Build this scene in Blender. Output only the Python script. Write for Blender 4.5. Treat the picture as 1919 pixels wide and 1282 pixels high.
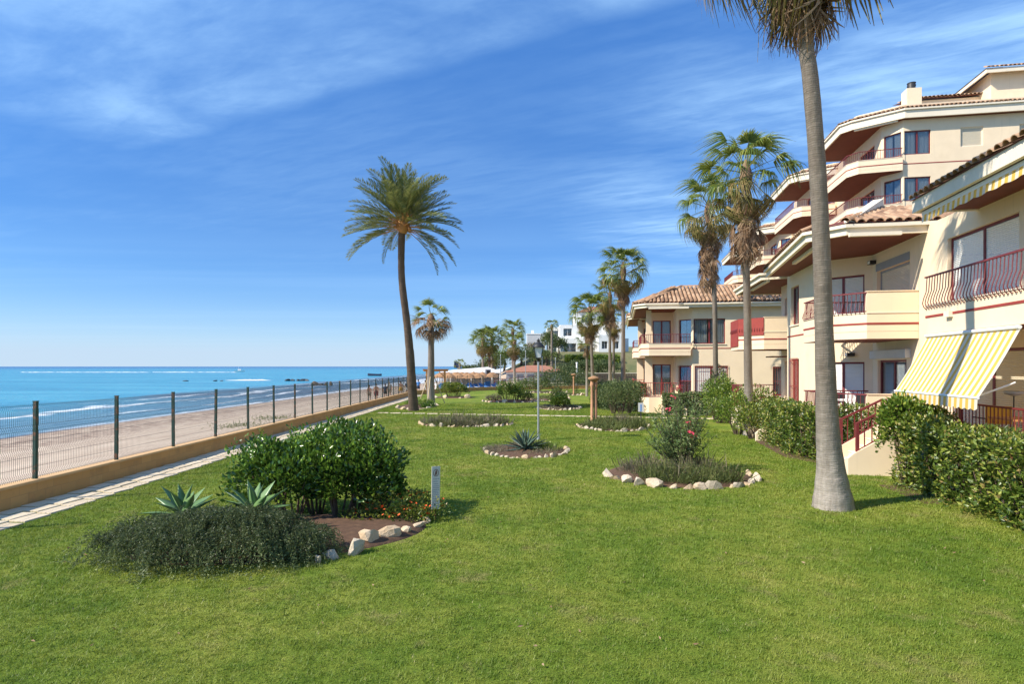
import bpy, bmesh, math, random
import numpy as np
from mathutils import Vector, Matrix
for o in list(bpy.data.objects): bpy.data.objects.remove(o)
SC = bpy.context.scene
COL = SC.collection
R = math.radians
# ---------------------------------------------------------------- camera, sky, sun, exposure
FPX = 1134.0; CZ = 2.55; SLOPE = 0.0068          # focal in photo pixels, eye height, fall of the lawn
cam = bpy.data.cameras.new('camera'); camo = bpy.data.objects.new('camera', cam); COL.objects.link(camo)
cam.sensor_width = 36.0; cam.lens = 36.0*FPX/1919.0
cam.shift_y = 46.0/1919.0
cam.clip_start = 0.1; cam.clip_end = 90000
camo.location = (0, 0, CZ); camo.rotation_euler = (R(90), 0, 0)
SC.camera = camo
SC.view_settings.view_transform = 'Standard'; SC.view_settings.look = 'None'
SC.view_settings.exposure = 0.86; SC.view_settings.gamma = 1.0
SUN_EL = R(40); SUN_AZ = R(21)                   # light travels towards +X, a little towards +Y
world = bpy.data.worlds.new('World'); SC.world = world; world.use_nodes = True
CLD = 0.82
def build_world():
    nt = world.node_tree; N = nt.nodes; L = nt.links; N.clear()
    out = N.new('ShaderNodeOutputWorld'); bg = N.new('ShaderNodeBackground'); bg.inputs[1].default_value = 0.082
    sky = N.new('ShaderNodeTexSky'); sky.sky_type = 'NISHITA'; sky.sun_disc = False
    sky.sun_elevation = SUN_EL; sky.sun_rotation = R(249); sky.air_density = 0.8; sky.dust_density = 0.0; sky.ozone_density = 6.0
    hs = N.new('ShaderNodeHueSaturation'); hs.inputs['Saturation'].default_value = 1.46; hs.inputs['Value'].default_value = 1.0
    L.new(sky.outputs[0], hs.inputs['Color'])
    ti = N.new('ShaderNodeMix'); ti.data_type = 'RGBA'; ti.blend_type = 'MULTIPLY'; ti.inputs[0].default_value = 1.0; L.new(hs.outputs[0], ti.inputs[6]); ti.inputs[7].default_value = (0.76, 0.97, 1.10, 1)
    tc = N.new('ShaderNodeTexCoord'); sp = N.new('ShaderNodeSeparateXYZ'); L.new(tc.outputs['Generated'], sp.inputs[0])
    def m(op, a, b=None, c=None, clamp=False):
        n = N.new('ShaderNodeMath'); n.operation = op; n.use_clamp = clamp
        for i, v in enumerate((a, b, c)):
            if v is None: continue
            if isinstance(v, (int, float)): n.inputs[i].default_value = v
            else: L.new(v, n.inputs[i])
        return n.outputs[0]
    def mr(v, a, b, c=0.0, d=1.0):
        n = N.new('ShaderNodeMapRange'); n.interpolation_type = 'SMOOTHSTEP'; L.new(v, n.inputs[0])
        for i, x in enumerate((a, b, c, d)): n.inputs[i+1].default_value = x
        return n.outputs[0]
    dz = m('MAXIMUM', sp.outputs[2], 0.02)
    qx = m('DIVIDE', sp.outputs[0], dz); qy = m('DIVIDE', sp.outputs[1], dz)      # the cirrus deck, a level sheet overhead
    # along / across the long straight edge of the big cirrus band
    ac = m('ADD', m('MULTIPLY', qx, 0.49), m('MULTIPLY', qy, 0.87))
    al = m('SUBTRACT', m('MULTIPLY', qx, 0.87), m('MULTIPLY', qy, 0.49))
    def noise(x, y, sx, sy, scale, detail=6, rough=0.6, dist=0.0, off=0.0):
        c = N.new('ShaderNodeCombineXYZ'); L.new(m('MULTIPLY', x, sx), c.inputs[0]); L.new(m('MULTIPLY', y, sy), c.inputs[1]); c.inputs[2].default_value = off
        n = N.new('ShaderNodeTexNoise'); n.inputs['Scale'].default_value = scale; n.inputs['Detail'].default_value = detail
        n.inputs['Roughness'].default_value = rough; n.inputs['Distortion'].default_value = dist; L.new(c.outputs[0], n.inputs[0]); return n.outputs[0]
    wob = noise(al, ac, 1, 1, 1.6, 3, 0.5, 0, 3.0)
    acw = m('ADD', ac, m('MULTIPLY', m('SUBTRACT', wob, 0.5), 0.16))
    edge = mr(acw, 1.70, 1.52)
    fade = mr(al, -3.2, -2.45)
    n1 = noise(al, ac, 0.9, 1.2, 1.1, 8, 0.58, 0.9)
    n5 = noise(al, ac, 0.9, 2.2, 3.0, 8, 0.62, 0.3, 2.0)
    band = m('MULTIPLY', m('MULTIPLY', m('MULTIPLY', edge, fade), mr(n1, 0.28, 0.78, 0.14, 0.52)), mr(n5, 0.25, 0.70, 0.6, 1.15))
    # thin veils drawn out along x, denser towards +x
    n2 = noise(qx, qy, 0.55, 1.2, 0.85, 8, 0.55, 0.35, 7.0)
    side = mr(qx, 0.1, 1.4, 0.16, 1.15)
    n4 = noise(al, ac, 0.8, 2.6, 3.4, 8, 0.62, 0.3, 5.0)
    veil = m('MULTIPLY', m('MULTIPLY', mr(n2, 0.30, 0.74, 0.05, 0.92), side), mr(n4, 0.25, 0.70, 0.45, 1.15))
    low = mr(qy, 9.0, 3.5)
    dens = m('MULTIPLY', m('MAXIMUM', band, veil), low, None, True)
    n3 = noise(qx, qy, 0.08, 0.35, 0.9, 5, 0.55, 0.3, 11.0)
    haze = m('MULTIPLY', mr(n3, 0.42, 0.75, 0.0, 0.28), mr(qy, 3.0, 6.0))
    dens = m('MAXIMUM', dens, haze, None, True)
    air = m('SUBTRACT', 1.0, m('POWER', 2.718, m('DIVIDE', -0.055, dz)))      # thin even veil, thicker along the slant
    mx = N.new('ShaderNodeMix'); mx.data_type = 'RGBA'
    L.new(m('MULTIPLY', dens, CLD), mx.inputs[0]); hi = N.new('ShaderNodeVectorMath'); hi.operation = 'SCALE'; L.new(ti.outputs[2], hi.inputs[0]); L.new(mr(sp.outputs[2], 0.15, 0.75, 1.0, 1.7), hi.inputs['Scale'])
    L.new(hi.outputs[0], mx.inputs[6]); mx.inputs[7].default_value = (4.3, 7.0, 9.8, 1)
    m2 = N.new('ShaderNodeMix'); m2.data_type = 'RGBA'; L.new(air, m2.inputs[0]); L.new(mx.outputs[2], m2.inputs[6]); m2.inputs[7].default_value = (3.95, 5.0, 6.25, 1)
    L.new(m2.outputs[2], bg.inputs[0]); L.new(bg.outputs[0], out.inputs[0])
build_world()
sl = bpy.data.lights.new('sun', 'SUN'); sl.energy = 4.0; sl.angle = R(0.55); sl.color = (1.0, 0.925, 0.79)
so = bpy.data.objects.new('sun', sl); COL.objects.link(so)
LD = Vector((math.cos(SUN_AZ)*math.cos(SUN_EL), math.sin(SUN_AZ)*math.cos(SUN_EL), -math.sin(SUN_EL)))
so.rotation_euler = LD.to_track_quat('-Z', 'Y').to_euler(); so.location = (-30, -10, 40)

# ---------------------------------------------------------------- helpers
rng = np.random.default_rng(7); random.seed(7)
def gz(y): return -SLOPE*y
def G(px, py):
    """a pixel of the photo to the point of the lawn under it"""
    y = CZ/((py-687.0)/FPX - SLOPE); return Vector(((px-959.5)/FPX*y, y, gz(y)))
def AT(px, py, y):
    """a pixel to the point at depth y"""
    return Vector(((px-959.5)/FPX*y, y, CZ-(py-687.0)/FPX*y))
def tag(o, label=None, cat=None, group=None, kind=None):
    if label: o['label'] = label
    if cat: o['category'] = cat
    if group: o['group'] = group
    if kind: o['kind'] = kind
    return o
def link(name, me, parent=None, loc=(0, 0, 0), rot=(0, 0, 0), scale=(1, 1, 1), kind=None):
    o = bpy.data.objects.new(name, me); COL.objects.link(o)
    o.location = loc; o.rotation_euler = rot; o.scale = scale
    if parent: o.parent = parent
    if kind: o['kind'] = kind
    return o
def empty(name, loc=(0, 0, 0), rz=0.0, label=None, cat=None, group=None):
    o = bpy.data.objects.new(name, None); COL.objects.link(o); o.location = loc; o.rotation_euler = (0, 0, rz); o.empty_display_size = 0.2
    return tag(o, label, cat, group)
def np_mesh(name, V, F, mats, smooth=False, rnd=None, midx=None):
    V = np.asarray(V, dtype=np.float32); F = np.asarray(F, dtype=np.int32); k = F.shape[1]
    me = bpy.data.meshes.new(name); me.vertices.add(len(V)); me.vertices.foreach_set('co', V.ravel())
    me.loops.add(F.size); me.loops.foreach_set('vertex_index', F.ravel())
    me.polygons.add(len(F)); me.polygons.foreach_set('loop_start', np.arange(0, F.size, k, dtype=np.int32)); me.polygons.foreach_set('loop_total', np.full(len(F), k, dtype=np.int32))
    for m_ in (mats if isinstance(mats, (list, tuple)) else [mats]): me.materials.append(m_)
    if smooth: me.polygons.foreach_set('use_smooth', np.ones(len(F), dtype=bool))
    if midx is not None: me.polygons.foreach_set('material_index', np.asarray(midx, dtype=np.int32))
    if rnd is not None:
        a = me.attributes.new('v', 'FLOAT', 'FACE'); a.data.foreach_set('value', np.asarray(rnd, dtype=np.float32))
    me.update(calc_edges=True); return me
class MB:
    """collects boxes, prisms, tubes; build() makes one mesh object of them"""
    def __init__(s): s.v = []; s.f = []; s.m = []; s.sm = []
    def add(s, vs, fs, m=0, smooth=False):
        o = len(s.v); s.v += [tuple(p) for p in vs]; s.f += [tuple(i+o for i in f) for f in fs]; s.m += [m]*len(fs); s.sm += [smooth]*len(fs); return s
    def box(s, x0, x1, y0, y1, z0, z1, m=0):
        return s.add([(x0,y0,z0),(x1,y0,z0),(x1,y1,z0),(x0,y1,z0),(x0,y0,z1),(x1,y0,z1),(x1,y1,z1),(x0,y1,z1)],
            [(3,2,1,0),(4,5,6,7),(0,1,5,4),(1,2,6,5),(2,3,7,6),(3,0,4,7)], m)
    def prism(s, poly, z0, z1, m=0, top=True, bottom=True):
        n = len(poly); zz0 = z0 if hasattr(z0, '__len__') else [z0]*n; zz1 = z1 if hasattr(z1, '__len__') else [z1]*n
        if sum(poly[i][0]*poly[(i+1)%n][1]-poly[(i+1)%n][0]*poly[i][1] for i in range(n)) < 0: poly = poly[::-1]; zz0 = zz0[::-1]; zz1 = zz1[::-1]
        fs = [(i, (i+1)%n, n+(i+1)%n, n+i) for i in range(n)]
        if top: fs.append(tuple(range(n, 2*n)))
        if bottom: fs.append(tuple(range(n-1, -1, -1)))
        return s.add([(p[0],p[1],z) for p, z in zip(poly, zz0)]+[(p[0],p[1],z) for p, z in zip(poly, zz1)], fs, m)
    def bar(s, p, q, w, h, m=0):
        """square bar from p to q"""
        p = Vector(p); q = Vector(q); d = (q-p).normalized(); up = Vector((0,0,1)) if abs(d.z) < .95 else Vector((1,0,0))
        x = d.cross(up).normalized(); z = x.cross(d); vs = []
        for c in (p, q):
            for i, j in ((-1,-1),(1,-1),(1,1),(-1,1)): vs.append(c+x*(i*w/2)+z*(j*h/2))
        return s.add(vs, [(3,2,1,0),(4,5,6,7),(0,1,5,4),(1,2,6,5),(2,3,7,6),(3,0,4,7)], m)
    def tube(s, pts, rad, n=8, m=0, caps=True, smooth=True):
        pts = [Vector(p) for p in pts]; k = len(pts); rad = rad if hasattr(rad, '__len__') else [rad]*k; vs = []; ref = None
        for i, p in enumerate(pts):
            d = (pts[min(i+1,k-1)]-pts[max(i-1,0)]).normalized()
            if ref is None: ref = Vector((1,0,0)) if abs(d.x) < .9 else Vector((0,1,0))
            x = (ref-d*ref.dot(d)).normalized(); ref = x; y = d.cross(x)
            for j in range(n):
                a = 2*math.pi*j/n; vs.append(p+x*(math.cos(a)*rad[i])+y*(math.sin(a)*rad[i]))
        fs = [(i*n+j, i*n+(j+1)%n, (i+1)*n+(j+1)%n, (i+1)*n+j) for i in range(k-1) for j in range(n)]
        s.add(vs, fs, m, smooth)
        if caps:
            s.add(vs[:n], [tuple(range(n-1,-1,-1))], m); s.add(vs[-n:], [tuple(range(n))], m)
        return s
    def lathe(s, prof, n=16, m=0, smooth=True, c=(0,0)):
        vs = [(c[0]+r*math.cos(2*math.pi*j/n), c[1]+r*math.sin(2*math.pi*j/n), z) for r, z in prof for j in range(n)]; k = len(prof)
        s.add(vs, [(i*n+j, i*n+(j+1)%n, (i+1)*n+(j+1)%n, (i+1)*n+j) for i in range(k-1) for j in range(n)], m, smooth)
        s.add(vs[:n], [tuple(range(n-1,-1,-1))], m); s.add(vs[-n:], [tuple(range(n))], m); return s
    def strip(s, pts, d0, d1, z0, z1, m=0):
        """a wall-like band along an open path between two sideways offsets (left is plus)"""
        a = offs(pts, d0); b = offs(pts, d1); n = len(pts)
        for i in range(n-1):
            q = [a[i], a[i+1], b[i+1], b[i]]; vs = [(p[0],p[1],z0) for p in q]+[(p[0],p[1],z1) for p in q]
            fs = [(0,1,2,3),(7,6,5,4),(0,4,5,1),(2,6,7,3)]
            if i == 0: fs.append((3,7,4,0))
            if i == n-2: fs.append((1,5,6,2))
            s.add(vs, fs, m)
        return s
    def mesh(s, name, mats):
        me = bpy.data.meshes.new(name); me.from_pydata(s.v, [], s.f)
        for m_ in (mats if isinstance(mats, (list, tuple)) else [mats]): me.materials.append(m_)
        me.polygons.foreach_set('material_index', s.m); me.polygons.foreach_set('use_smooth', s.sm); me.update(); return me
    def build(s, name, mats, parent=None, loc=(0,0,0), rot=(0,0,0), kind=None):
        me = s.mesh(name, mats)
        bm = bmesh.new(); bm.from_mesh(me); bmesh.ops.recalc_face_normals(bm, faces=bm.faces); bm.to_mesh(me); bm.free()
        return link(name, me, parent, loc, rot, kind=kind)
def offs(pts, d):
    P = [Vector((p[0], p[1])) for p in pts]; n = len(P); out = []
    def nor(i): t = (P[i+1]-P[i]).normalized(); return Vector((-t.y, t.x))
    for i in range(n):
        if i == 0: o = nor(0)*d
        elif i == n-1: o = nor(n-2)*d
        else:
            a = nor(i-1); b = nor(i); h = (a+b).normalized(); o = h*(d/max(0.3, h.dot(a)))
        out.append((P[i].x+o.x, P[i].y+o.y))
    return out
def copy_tree(o, parent=None):
    c = o.copy(); COL.objects.link(c); c.parent = parent
    for ch in list(o.children): copy_tree(ch, c)
    return c

# ---------------------------------------------------------------- materials
def nodes(name):
    m = bpy.data.materials.new(name); m.use_nodes = True; nt = m.node_tree
    return m, nt, nt.nodes['Principled BSDF'], nt.nodes['Material Output']
def nd(nt, t, **kw):
    n = nt.nodes.new(t)
    for k, v in kw.items():
        if k in n.inputs: n.inputs[k].default_value = v
        else: setattr(n, k, v)
    return n
def ramp(nt, fac, stops):
    r = nt.nodes.new('ShaderNodeValToRGB'); e = r.color_ramp.elements
    while len(e) < len(stops): e.new(0.5)
    for el, (p, c) in zip(e, stops): el.position = p; el.color = (c[0], c[1], c[2], 1)
    nt.links.new(fac, r.inputs[0]); return r.outputs[0]
def mixc(nt, f, a, b, mode='MIX'):
    n = nt.nodes.new('ShaderNodeMix'); n.data_type = 'RGBA'; n.blend_type = mode
    for i, v in ((0, f), (6, a), (7, b)):
        if isinstance(v, (int, float)): n.inputs[i].default_value = v
        elif isinstance(v, tuple): n.inputs[i].default_value = (v[0], v[1], v[2], 1)
        else: nt.links.new(v, n.inputs[i])
    return n.outputs[2]
def posn(nt): return nd(nt, 'ShaderNodeNewGeometry').outputs['Position']
def noise(nt, vec, scale, detail=4, rough=0.55, dist=0.0):
    n = nd(nt, 'ShaderNodeTexNoise', Scale=scale, Detail=detail, Roughness=rough, Distortion=dist); nt.links.new(vec, n.inputs['Vector']); return n.outputs[0]
def mathn(nt, op, a, b=None, clamp=False):
    n = nt.nodes.new('ShaderNodeMath'); n.operation = op; n.use_clamp = clamp
    for i, v in enumerate((a, b)):
        if v is None: continue
        if isinstance(v, (int, float)): n.inputs[i].default_value = v
        else: nt.links.new(v, n.inputs[i])
    return n.outputs[0]
def smooth(nt, v, a, b, c=0.0, d=1.0):
    n = nt.nodes.new('ShaderNodeMapRange'); n.interpolation_type = 'SMOOTHSTEP'; nt.links.new(v, n.inputs[0])
    for i, x in enumerate((a, b, c, d)): n.inputs[i+1].default_value = x
    return n.outputs[0]
def bump(nt, b, h, strength, dist=0.02):
    n = nd(nt, 'ShaderNodeBump', Strength=strength, Distance=dist); nt.links.new(h, n.inputs['Height']); nt.links.new(n.outputs[0], b.inputs['Normal'])
def scaled(nt, sx, sy, sz, obj=False):
    mp = nd(nt, 'ShaderNodeMapping'); mp.inputs['Scale'].default_value = (sx, sy, sz)
    if obj: nt.links.new(nd(nt, 'ShaderNodeTexCoord').outputs['Object'], mp.inputs[0])
    else: nt.links.new(posn(nt), mp.inputs[0])
    return mp.outputs[0]
def mat(name, col, rough=0.7, var=0.12, scale=3.0, bmp=0.0, bscale=40.0, metal=0.0, spec=0.4, dark=None, dscale=1.0):
    m, nt, b, _ = nodes(name); c2 = tuple(x*(1-var) for x in col); c1 = tuple(min(1, x*(1+var*.7)) for x in col)
    f = noise(nt, posn(nt), scale, 5, 0.6); c = ramp(nt, f, [(0.3, c2), (0.7, c1)])
    if dark:
        g = noise(nt, posn(nt), dscale, 6, 0.65); c = mixc(nt, smooth(nt, g, 0.55, 0.75, 0, 0.7), c, dark)
    nt.links.new(c, b.inputs['Base Color']); b.inputs['Roughness'].default_value = rough; b.inputs['Metallic'].default_value = metal
    b.inputs['Specular IOR Level'].default_value = spec
    if bmp: bump(nt, b, noise(nt, posn(nt), bscale, 4, 0.6), bmp, 0.01)
    return m
def leafmat(name, stops, rough=0.45, trans=0.3, tcol=None, spec=0.35):
    """leaf: colour by the leaf's own random value, some light let through"""
    m, nt, b, out = nodes(name); at = nd(nt, 'ShaderNodeAttribute', attribute_name='v')
    f = mathn(nt, 'ADD', mathn(nt, 'MULTIPLY', at.outputs['Fac'], 0.75), mathn(nt, 'MULTIPLY', noise(nt, posn(nt), 2.2, 3), 0.25))
    c = ramp(nt, f, stops); nt.links.new(c, b.inputs['Base Color']); b.inputs['Roughness'].default_value = rough; b.inputs['Specular IOR Level'].default_value = spec
    tr = nd(nt, 'ShaderNodeBsdfTranslucent'); t2 = mixc(nt, 0.5, c, tcol or tuple(min(1, x*1.6) for x in stops[-1][1]))
    nt.links.new(t2, tr.inputs[0]); ms = nd(nt, 'ShaderNodeMixShader'); ms.inputs[0].default_value = trans
    nt.links.new(b.outputs[0], ms.inputs[1]); nt.links.new(tr.outputs[0], ms.inputs[2]); nt.links.new(ms.outputs[0], out.inputs[0]); return m
M = {}
def creammat(name, col, dk):
    m, nt, b, _ = nodes(name); p = posn(nt); c = ramp(nt, noise(nt, p, 1.3, 5, .6), [(0.3, tuple(x*.95 for x in col)), (0.7, tuple(min(1, x*1.03) for x in col))])
    c = mixc(nt, smooth(nt, noise(nt, p, 0.7, 6, .65), 0.52, 0.78, 0, 0.6), c, dk); st = noise(nt, scaled(nt, 4.5, 4.5, 0.22), 1.6, 5, .6)
    c = mixc(nt, smooth(nt, st, 0.58, 0.80, 0, 0.45), c, tuple(x*.72 for x in col)); nt.links.new(c, b.inputs['Base Color']); b.inputs['Roughness'].default_value = 0.88; bump(nt, b, mathn(nt, 'ADD', noise(nt, p, 90, 4, .6), noise(nt, p, 6, 4, .6)), 0.16, 0.012); return m
M['cream'] = creammat('cream_render', (0.82, 0.655, 0.455), (0.73, 0.57, 0.38))
M['trim'] = creammat('pale_trim', (0.79, 0.69, 0.54), (0.60, 0.53, 0.42))
M['maroon'] = mat('maroon_paint', (0.175, 0.028, 0.030), 0.5, 0.15, 5)
M['stripe'] = mat('red_stripe', (0.30, 0.045, 0.035), 0.7, 0.15, 3)
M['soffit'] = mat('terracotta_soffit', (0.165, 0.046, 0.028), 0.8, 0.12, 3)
M['bouncefloor'] = mat('terracotta_bounce', (0.46, 0.22, 0.12), 0.7, 0.15, 4)  # warm floor colour, put in to bounce sunlight onto the recessed walls
M['white'] = mat('white_paint', (0.80, 0.79, 0.76), 0.6, 0.04, 2)
M['shutter'] = mat('white_shutter', (0.76, 0.74, 0.69), 0.55, 0.04, 2)
M['shuttercream'] = mat('cream_shutter', (0.66, 0.58, 0.44), 0.6, 0.04, 2)
M['grey'] = mat('grey_box', (0.30, 0.31, 0.33), 0.6, 0.06, 3)
M['lightgrey'] = mat('light_grey', (0.55, 0.55, 0.55), 0.6, 0.06, 3)
M['dark'] = mat('dark_metal', (0.028, 0.028, 0.03), 0.5, 0.2, 5)
M['interior'] = mat('room_plaster', (0.42, 0.38, 0.33), 0.9, 0.05, 1)
M['curtain'] = mat('curtain_cloth', (0.72, 0.70, 0.66), 0.9, 0.05, 4)
M['bluefab'] = mat('blue_cloth', (0.06, 0.22, 0.55), 0.8, 0.1, 3)
M['orange'] = mat('ochre_wall', (0.60, 0.335, 0.125), 0.85, 0.10, 2.2, 0.3, 50, dark=(0.36, 0.20, 0.085), dscale=1.5)
M['ochretop'] = mat('ochre_coping', (0.64, 0.40, 0.19), 0.85, 0.10, 2.2, 0.3, 50)
M['wood'] = mat('raw_wood', (0.55, 0.27, 0.09), 0.7, 0.2, 6)
M['palewood'] = mat('pale_stake', (0.62, 0.47, 0.27), 0.7, 0.15, 6)
M['galv'] = mat('galvanised_post', (0.42, 0.44, 0.44), 0.45, 0.12, 6, metal=0.6)
M['flower_or'] = mat('orange_petals', (0.75, 0.13, 0.02), 0.6, 0.2, 30)
M['flower_pk'] = mat('pink_petals', (0.70, 0.06, 0.12), 0.6, 0.2, 30)
M['soil'] = mat('bed_soil', (0.115, 0.062, 0.035), 0.95, 0.3, 9, 0.8, 30, dark=(0.20, 0.12, 0.06), dscale=6)
M['terra'] = mat('terracotta_column', (0.55, 0.29, 0.16), 0.8, 0.15, 5, 0.4, 30)
M['skin'] = mat('skin', (0.48, 0.26, 0.16), 0.6, 0.08, 8)
def glassmat():
    m, nt, b, out = nodes('window_glass'); gl = nd(nt, 'ShaderNodeBsdfGlossy'); gl.inputs['Roughness'].default_value = 0.03; gl.inputs[0].default_value = (0.9, 0.95, 1, 1)
    tr = nd(nt, 'ShaderNodeBsdfTransparent'); tr.inputs[0].default_value = (0.78, 0.82, 0.84, 1)
    fr = nd(nt, 'ShaderNodeFresnel', IOR=1.6); ms = nd(nt, 'ShaderNodeMixShader'); f = mathn(nt, 'ADD', mathn(nt, 'MULTIPLY', fr.outputs[0], 0.7), 0.02)
    nt.links.new(f, ms.inputs[0]); nt.links.new(tr.outputs[0], ms.inputs[1]); nt.links.new(gl.outputs[0], ms.inputs[2]); nt.links.new(ms.outputs[0], out.inputs[0]); return m
M['glass'] = glassmat()
def tilemat():
    m, nt, b, _ = nodes('clay_tile'); oi = nd(nt, 'ShaderNodeObjectInfo'); at = nd(nt, 'ShaderNodeAttribute', attribute_name='v')
    f = mathn(nt, 'FRACT', mathn(nt, 'ADD', at.outputs['Fac'], oi.outputs['Random'])); n = noise(nt, posn(nt), 7, 5, 0.65)
    c = ramp(nt, mathn(nt, 'ADD', mathn(nt, 'MULTIPLY', f, 0.5), mathn(nt, 'MULTIPLY', n, 0.5)), [(0.2, (0.17, 0.095, 0.055)), (0.5, (0.36, 0.21, 0.12)), (0.8, (0.52, 0.34, 0.21))])
    l = smooth(nt, noise(nt, posn(nt), 2.6, 6, 0.7), 0.52, 0.72, 0, 0.6); c = mixc(nt, l, c, (0.22, 0.19, 0.13))
    nt.links.new(c, b.inputs['Base Color']); b.inputs['Roughness'].default_value = 0.85; return m
M['tile'] = tilemat()
def stonemat():
    m, nt, b, _ = nodes('edging_stone'); oi = nd(nt, 'ShaderNodeObjectInfo'); p = scaled(nt, 1, 1, 1)
    c = ramp(nt, mathn(nt, 'ADD', mathn(nt, 'MULTIPLY', oi.outputs['Random'], 0.6), mathn(nt, 'MULTIPLY', noise(nt, p, 5, 5, .65), 0.4)), [(0.12, (0.40, 0.33, 0.24)), (0.4, (0.60, 0.51, 0.38)), (0.62, (0.55, 0.39, 0.23)), (0.9, (0.70, 0.62, 0.49))])
    c = mixc(nt, smooth(nt, noise(nt, p, 11, 6, .7), 0.56, 0.74, 0, 0.75), c, (0.20, 0.155, 0.11))
    nt.links.new(c, b.inputs['Base Color']); b.inputs['Roughness'].default_value = 0.9; bump(nt, b, noise(nt, p, 26, 6, .7), 0.8, 0.03); return m
M['stone'] = stonemat()
def slabmat():
    m, nt, b, _ = nodes('path_slab'); oi = nd(nt, 'ShaderNodeObjectInfo'); p = posn(nt)
    c = ramp(nt, mathn(nt, 'ADD', mathn(nt, 'MULTIPLY', oi.outputs['Random'], 0.5), mathn(nt, 'MULTIPLY', noise(nt, p, 4, 5, .6), 0.5)), [(0.2, (0.56, 0.44, 0.29)), (0.8, (0.73, 0.60, 0.42))])
    c = mixc(nt, smooth(nt, noise(nt, p, 3.0, 6, .7), 0.58, 0.78, 0, 0.5), c, (0.36, 0.29, 0.19))
    nt.links.new(c, b.inputs['Base Color']); b.inputs['Roughness'].default_value = 0.9; bump(nt, b, noise(nt, p, 60, 4, .6), 0.35, 0.01); return m
M['slab'] = slabmat()
def postmat():
    m, nt, b, _ = nodes('green_post_rust'); p = posn(nt)
    c = mixc(nt, smooth(nt, noise(nt, p, 7, 6, .7), 0.50, 0.60), (0.020, 0.062, 0.047), (0.17, 0.075, 0.035))
    nt.links.new(c, b.inputs['Base Color']); b.inputs['Roughness'].default_value = 0.55; return m
M['post'] = postmat()
M['wire'] = mat('green_wire', (0.018, 0.045, 0.038), 0.5, 0.2, 5)
def trunkmat(name, c1, c2, rings, bstr=0.8, dark=(0.1, 0.08, 0.06), foot=None):
    m, nt, b, _ = nodes(name); w = nd(nt, 'ShaderNodeTexWave', bands_direction='Z', wave_profile='SAW'); w.inputs['Scale'].default_value = rings; w.inputs['Distortion'].default_value = 5.0; w.inputs['Detail'].default_value = 3; w.inputs['Detail Scale'].default_value = 1.2
    nt.links.new(scaled(nt, 0.5, 0.5, 1), w.inputs[0]); n = noise(nt, scaled(nt, 5, 5, 0.8), 2.4, 6, .7); n0 = noise(nt, scaled(nt, 1, 1, 1.2), 1.6, 4, .6)
    c = ramp(nt, mathn(nt, 'ADD', mathn(nt, 'ADD', mathn(nt, 'MULTIPLY', w.outputs['Fac'], 0.16), mathn(nt, 'MULTIPLY', n, 0.49)), mathn(nt, 'MULTIPLY', n0, 0.35)), [(0.25, dark), (0.5, c1), (0.8, c2)])
    if foot:
        sz = nd(nt, 'ShaderNodeSeparateXYZ'); nt.links.new(posn(nt), sz.inputs[0]); c = mixc(nt, mathn(nt, 'MULTIPLY', smooth(nt, mathn(nt, 'ADD', sz.outputs[2], mathn(nt, 'MULTIPLY', n0, 1.6)), 3.4, 0.9), smooth(nt, n, 0.3, 0.7, 0.35, 0.85)), c, foot)
    nt.links.new(c, b.inputs['Base Color']); b.inputs['Roughness'].default_value = 0.9
    bump(nt, b, mathn(nt, 'ADD', w.outputs['Fac'], mathn(nt, 'MULTIPLY', n, 0.8)), bstr, 0.035); return m
M['trunk'] = trunkmat('palm_trunk', (0.235, 0.19, 0.15), (0.38, 0.325, 0.27), 7.5, 0.55, dark=(0.12, 0.09, 0.068), foot=(0.50, 0.44, 0.38))
M['trunkdark'] = trunkmat('date_palm_trunk', (0.125, 0.085, 0.058), (0.21, 0.155, 0.11), 2.6, 1.0, (0.055, 0.036, 0.025))
M['bark'] = mat('shrub_bark', (0.12, 0.085, 0.06), 0.9, 0.3, 12)
M['fan'] = leafmat('fan_leaf', [(0.1, (0.040, 0.080, 0.014)), (0.5, (0.090, 0.155, 0.026)), (0.75, (0.20, 0.26, 0.040)), (0.9, (0.36, 0.34, 0.07))], 0.38, 0.3, spec=0.5)
M['fanold'] = leafmat('ageing_fan_leaf', [(0.1, (0.10, 0.12, 0.03)), (0.5, (0.26, 0.20, 0.06)), (0.9, (0.38, 0.26, 0.11))], 0.6, 0.25)
M['dead'] = leafmat('dead_fan_leaf', [(0.1, (0.137, 0.078, 0.044)), (0.5, (0.264, 0.162, 0.088)), (0.9, (0.411, 0.283, 0.176))], 0.85, 0.12)
M['petiole'] = mat('petiole', (0.20, 0.20, 0.06), 0.5, 0.2, 4)
M['deadpet'] = mat('dead_petiole', (0.20, 0.12, 0.07), 0.8, 0.2, 4)
M['pinnate'] = leafmat('date_leaf', [(0.1, (0.045, 0.078, 0.020)), (0.5, (0.105, 0.145, 0.035)), (0.85, (0.27, 0.27, 0.085))], 0.4, 0.25, spec=0.45)
M['orpet'] = mat('orange_midrib', (0.42, 0.20, 0.055), 0.55, 0.25, 3)
M['glossy'] = leafmat('glossy_leaf', [(0.12, (0.012, 0.034, 0.006)), (0.45, (0.036, 0.088, 0.013)), (0.68, (0.090, 0.180, 0.022)), (0.86, (0.26, 0.40, 0.050))], 0.24, 0.24, tcol=(0.22, 0.36, 0.05), spec=0.6)
M['hedge'] = leafmat('hedge_leaf', [(0.12, (0.026, 0.045, 0.008)), (0.35, (0.070, 0.125, 0.018)), (0.58, (0.145, 0.205, 0.032)), (0.76, (0.34, 0.38, 0.06)), (0.88, (0.36, 0.25, 0.10))], 0.36, 0.28, tcol=(0.35, 0.42, 0.06), spec=0.5)
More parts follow.
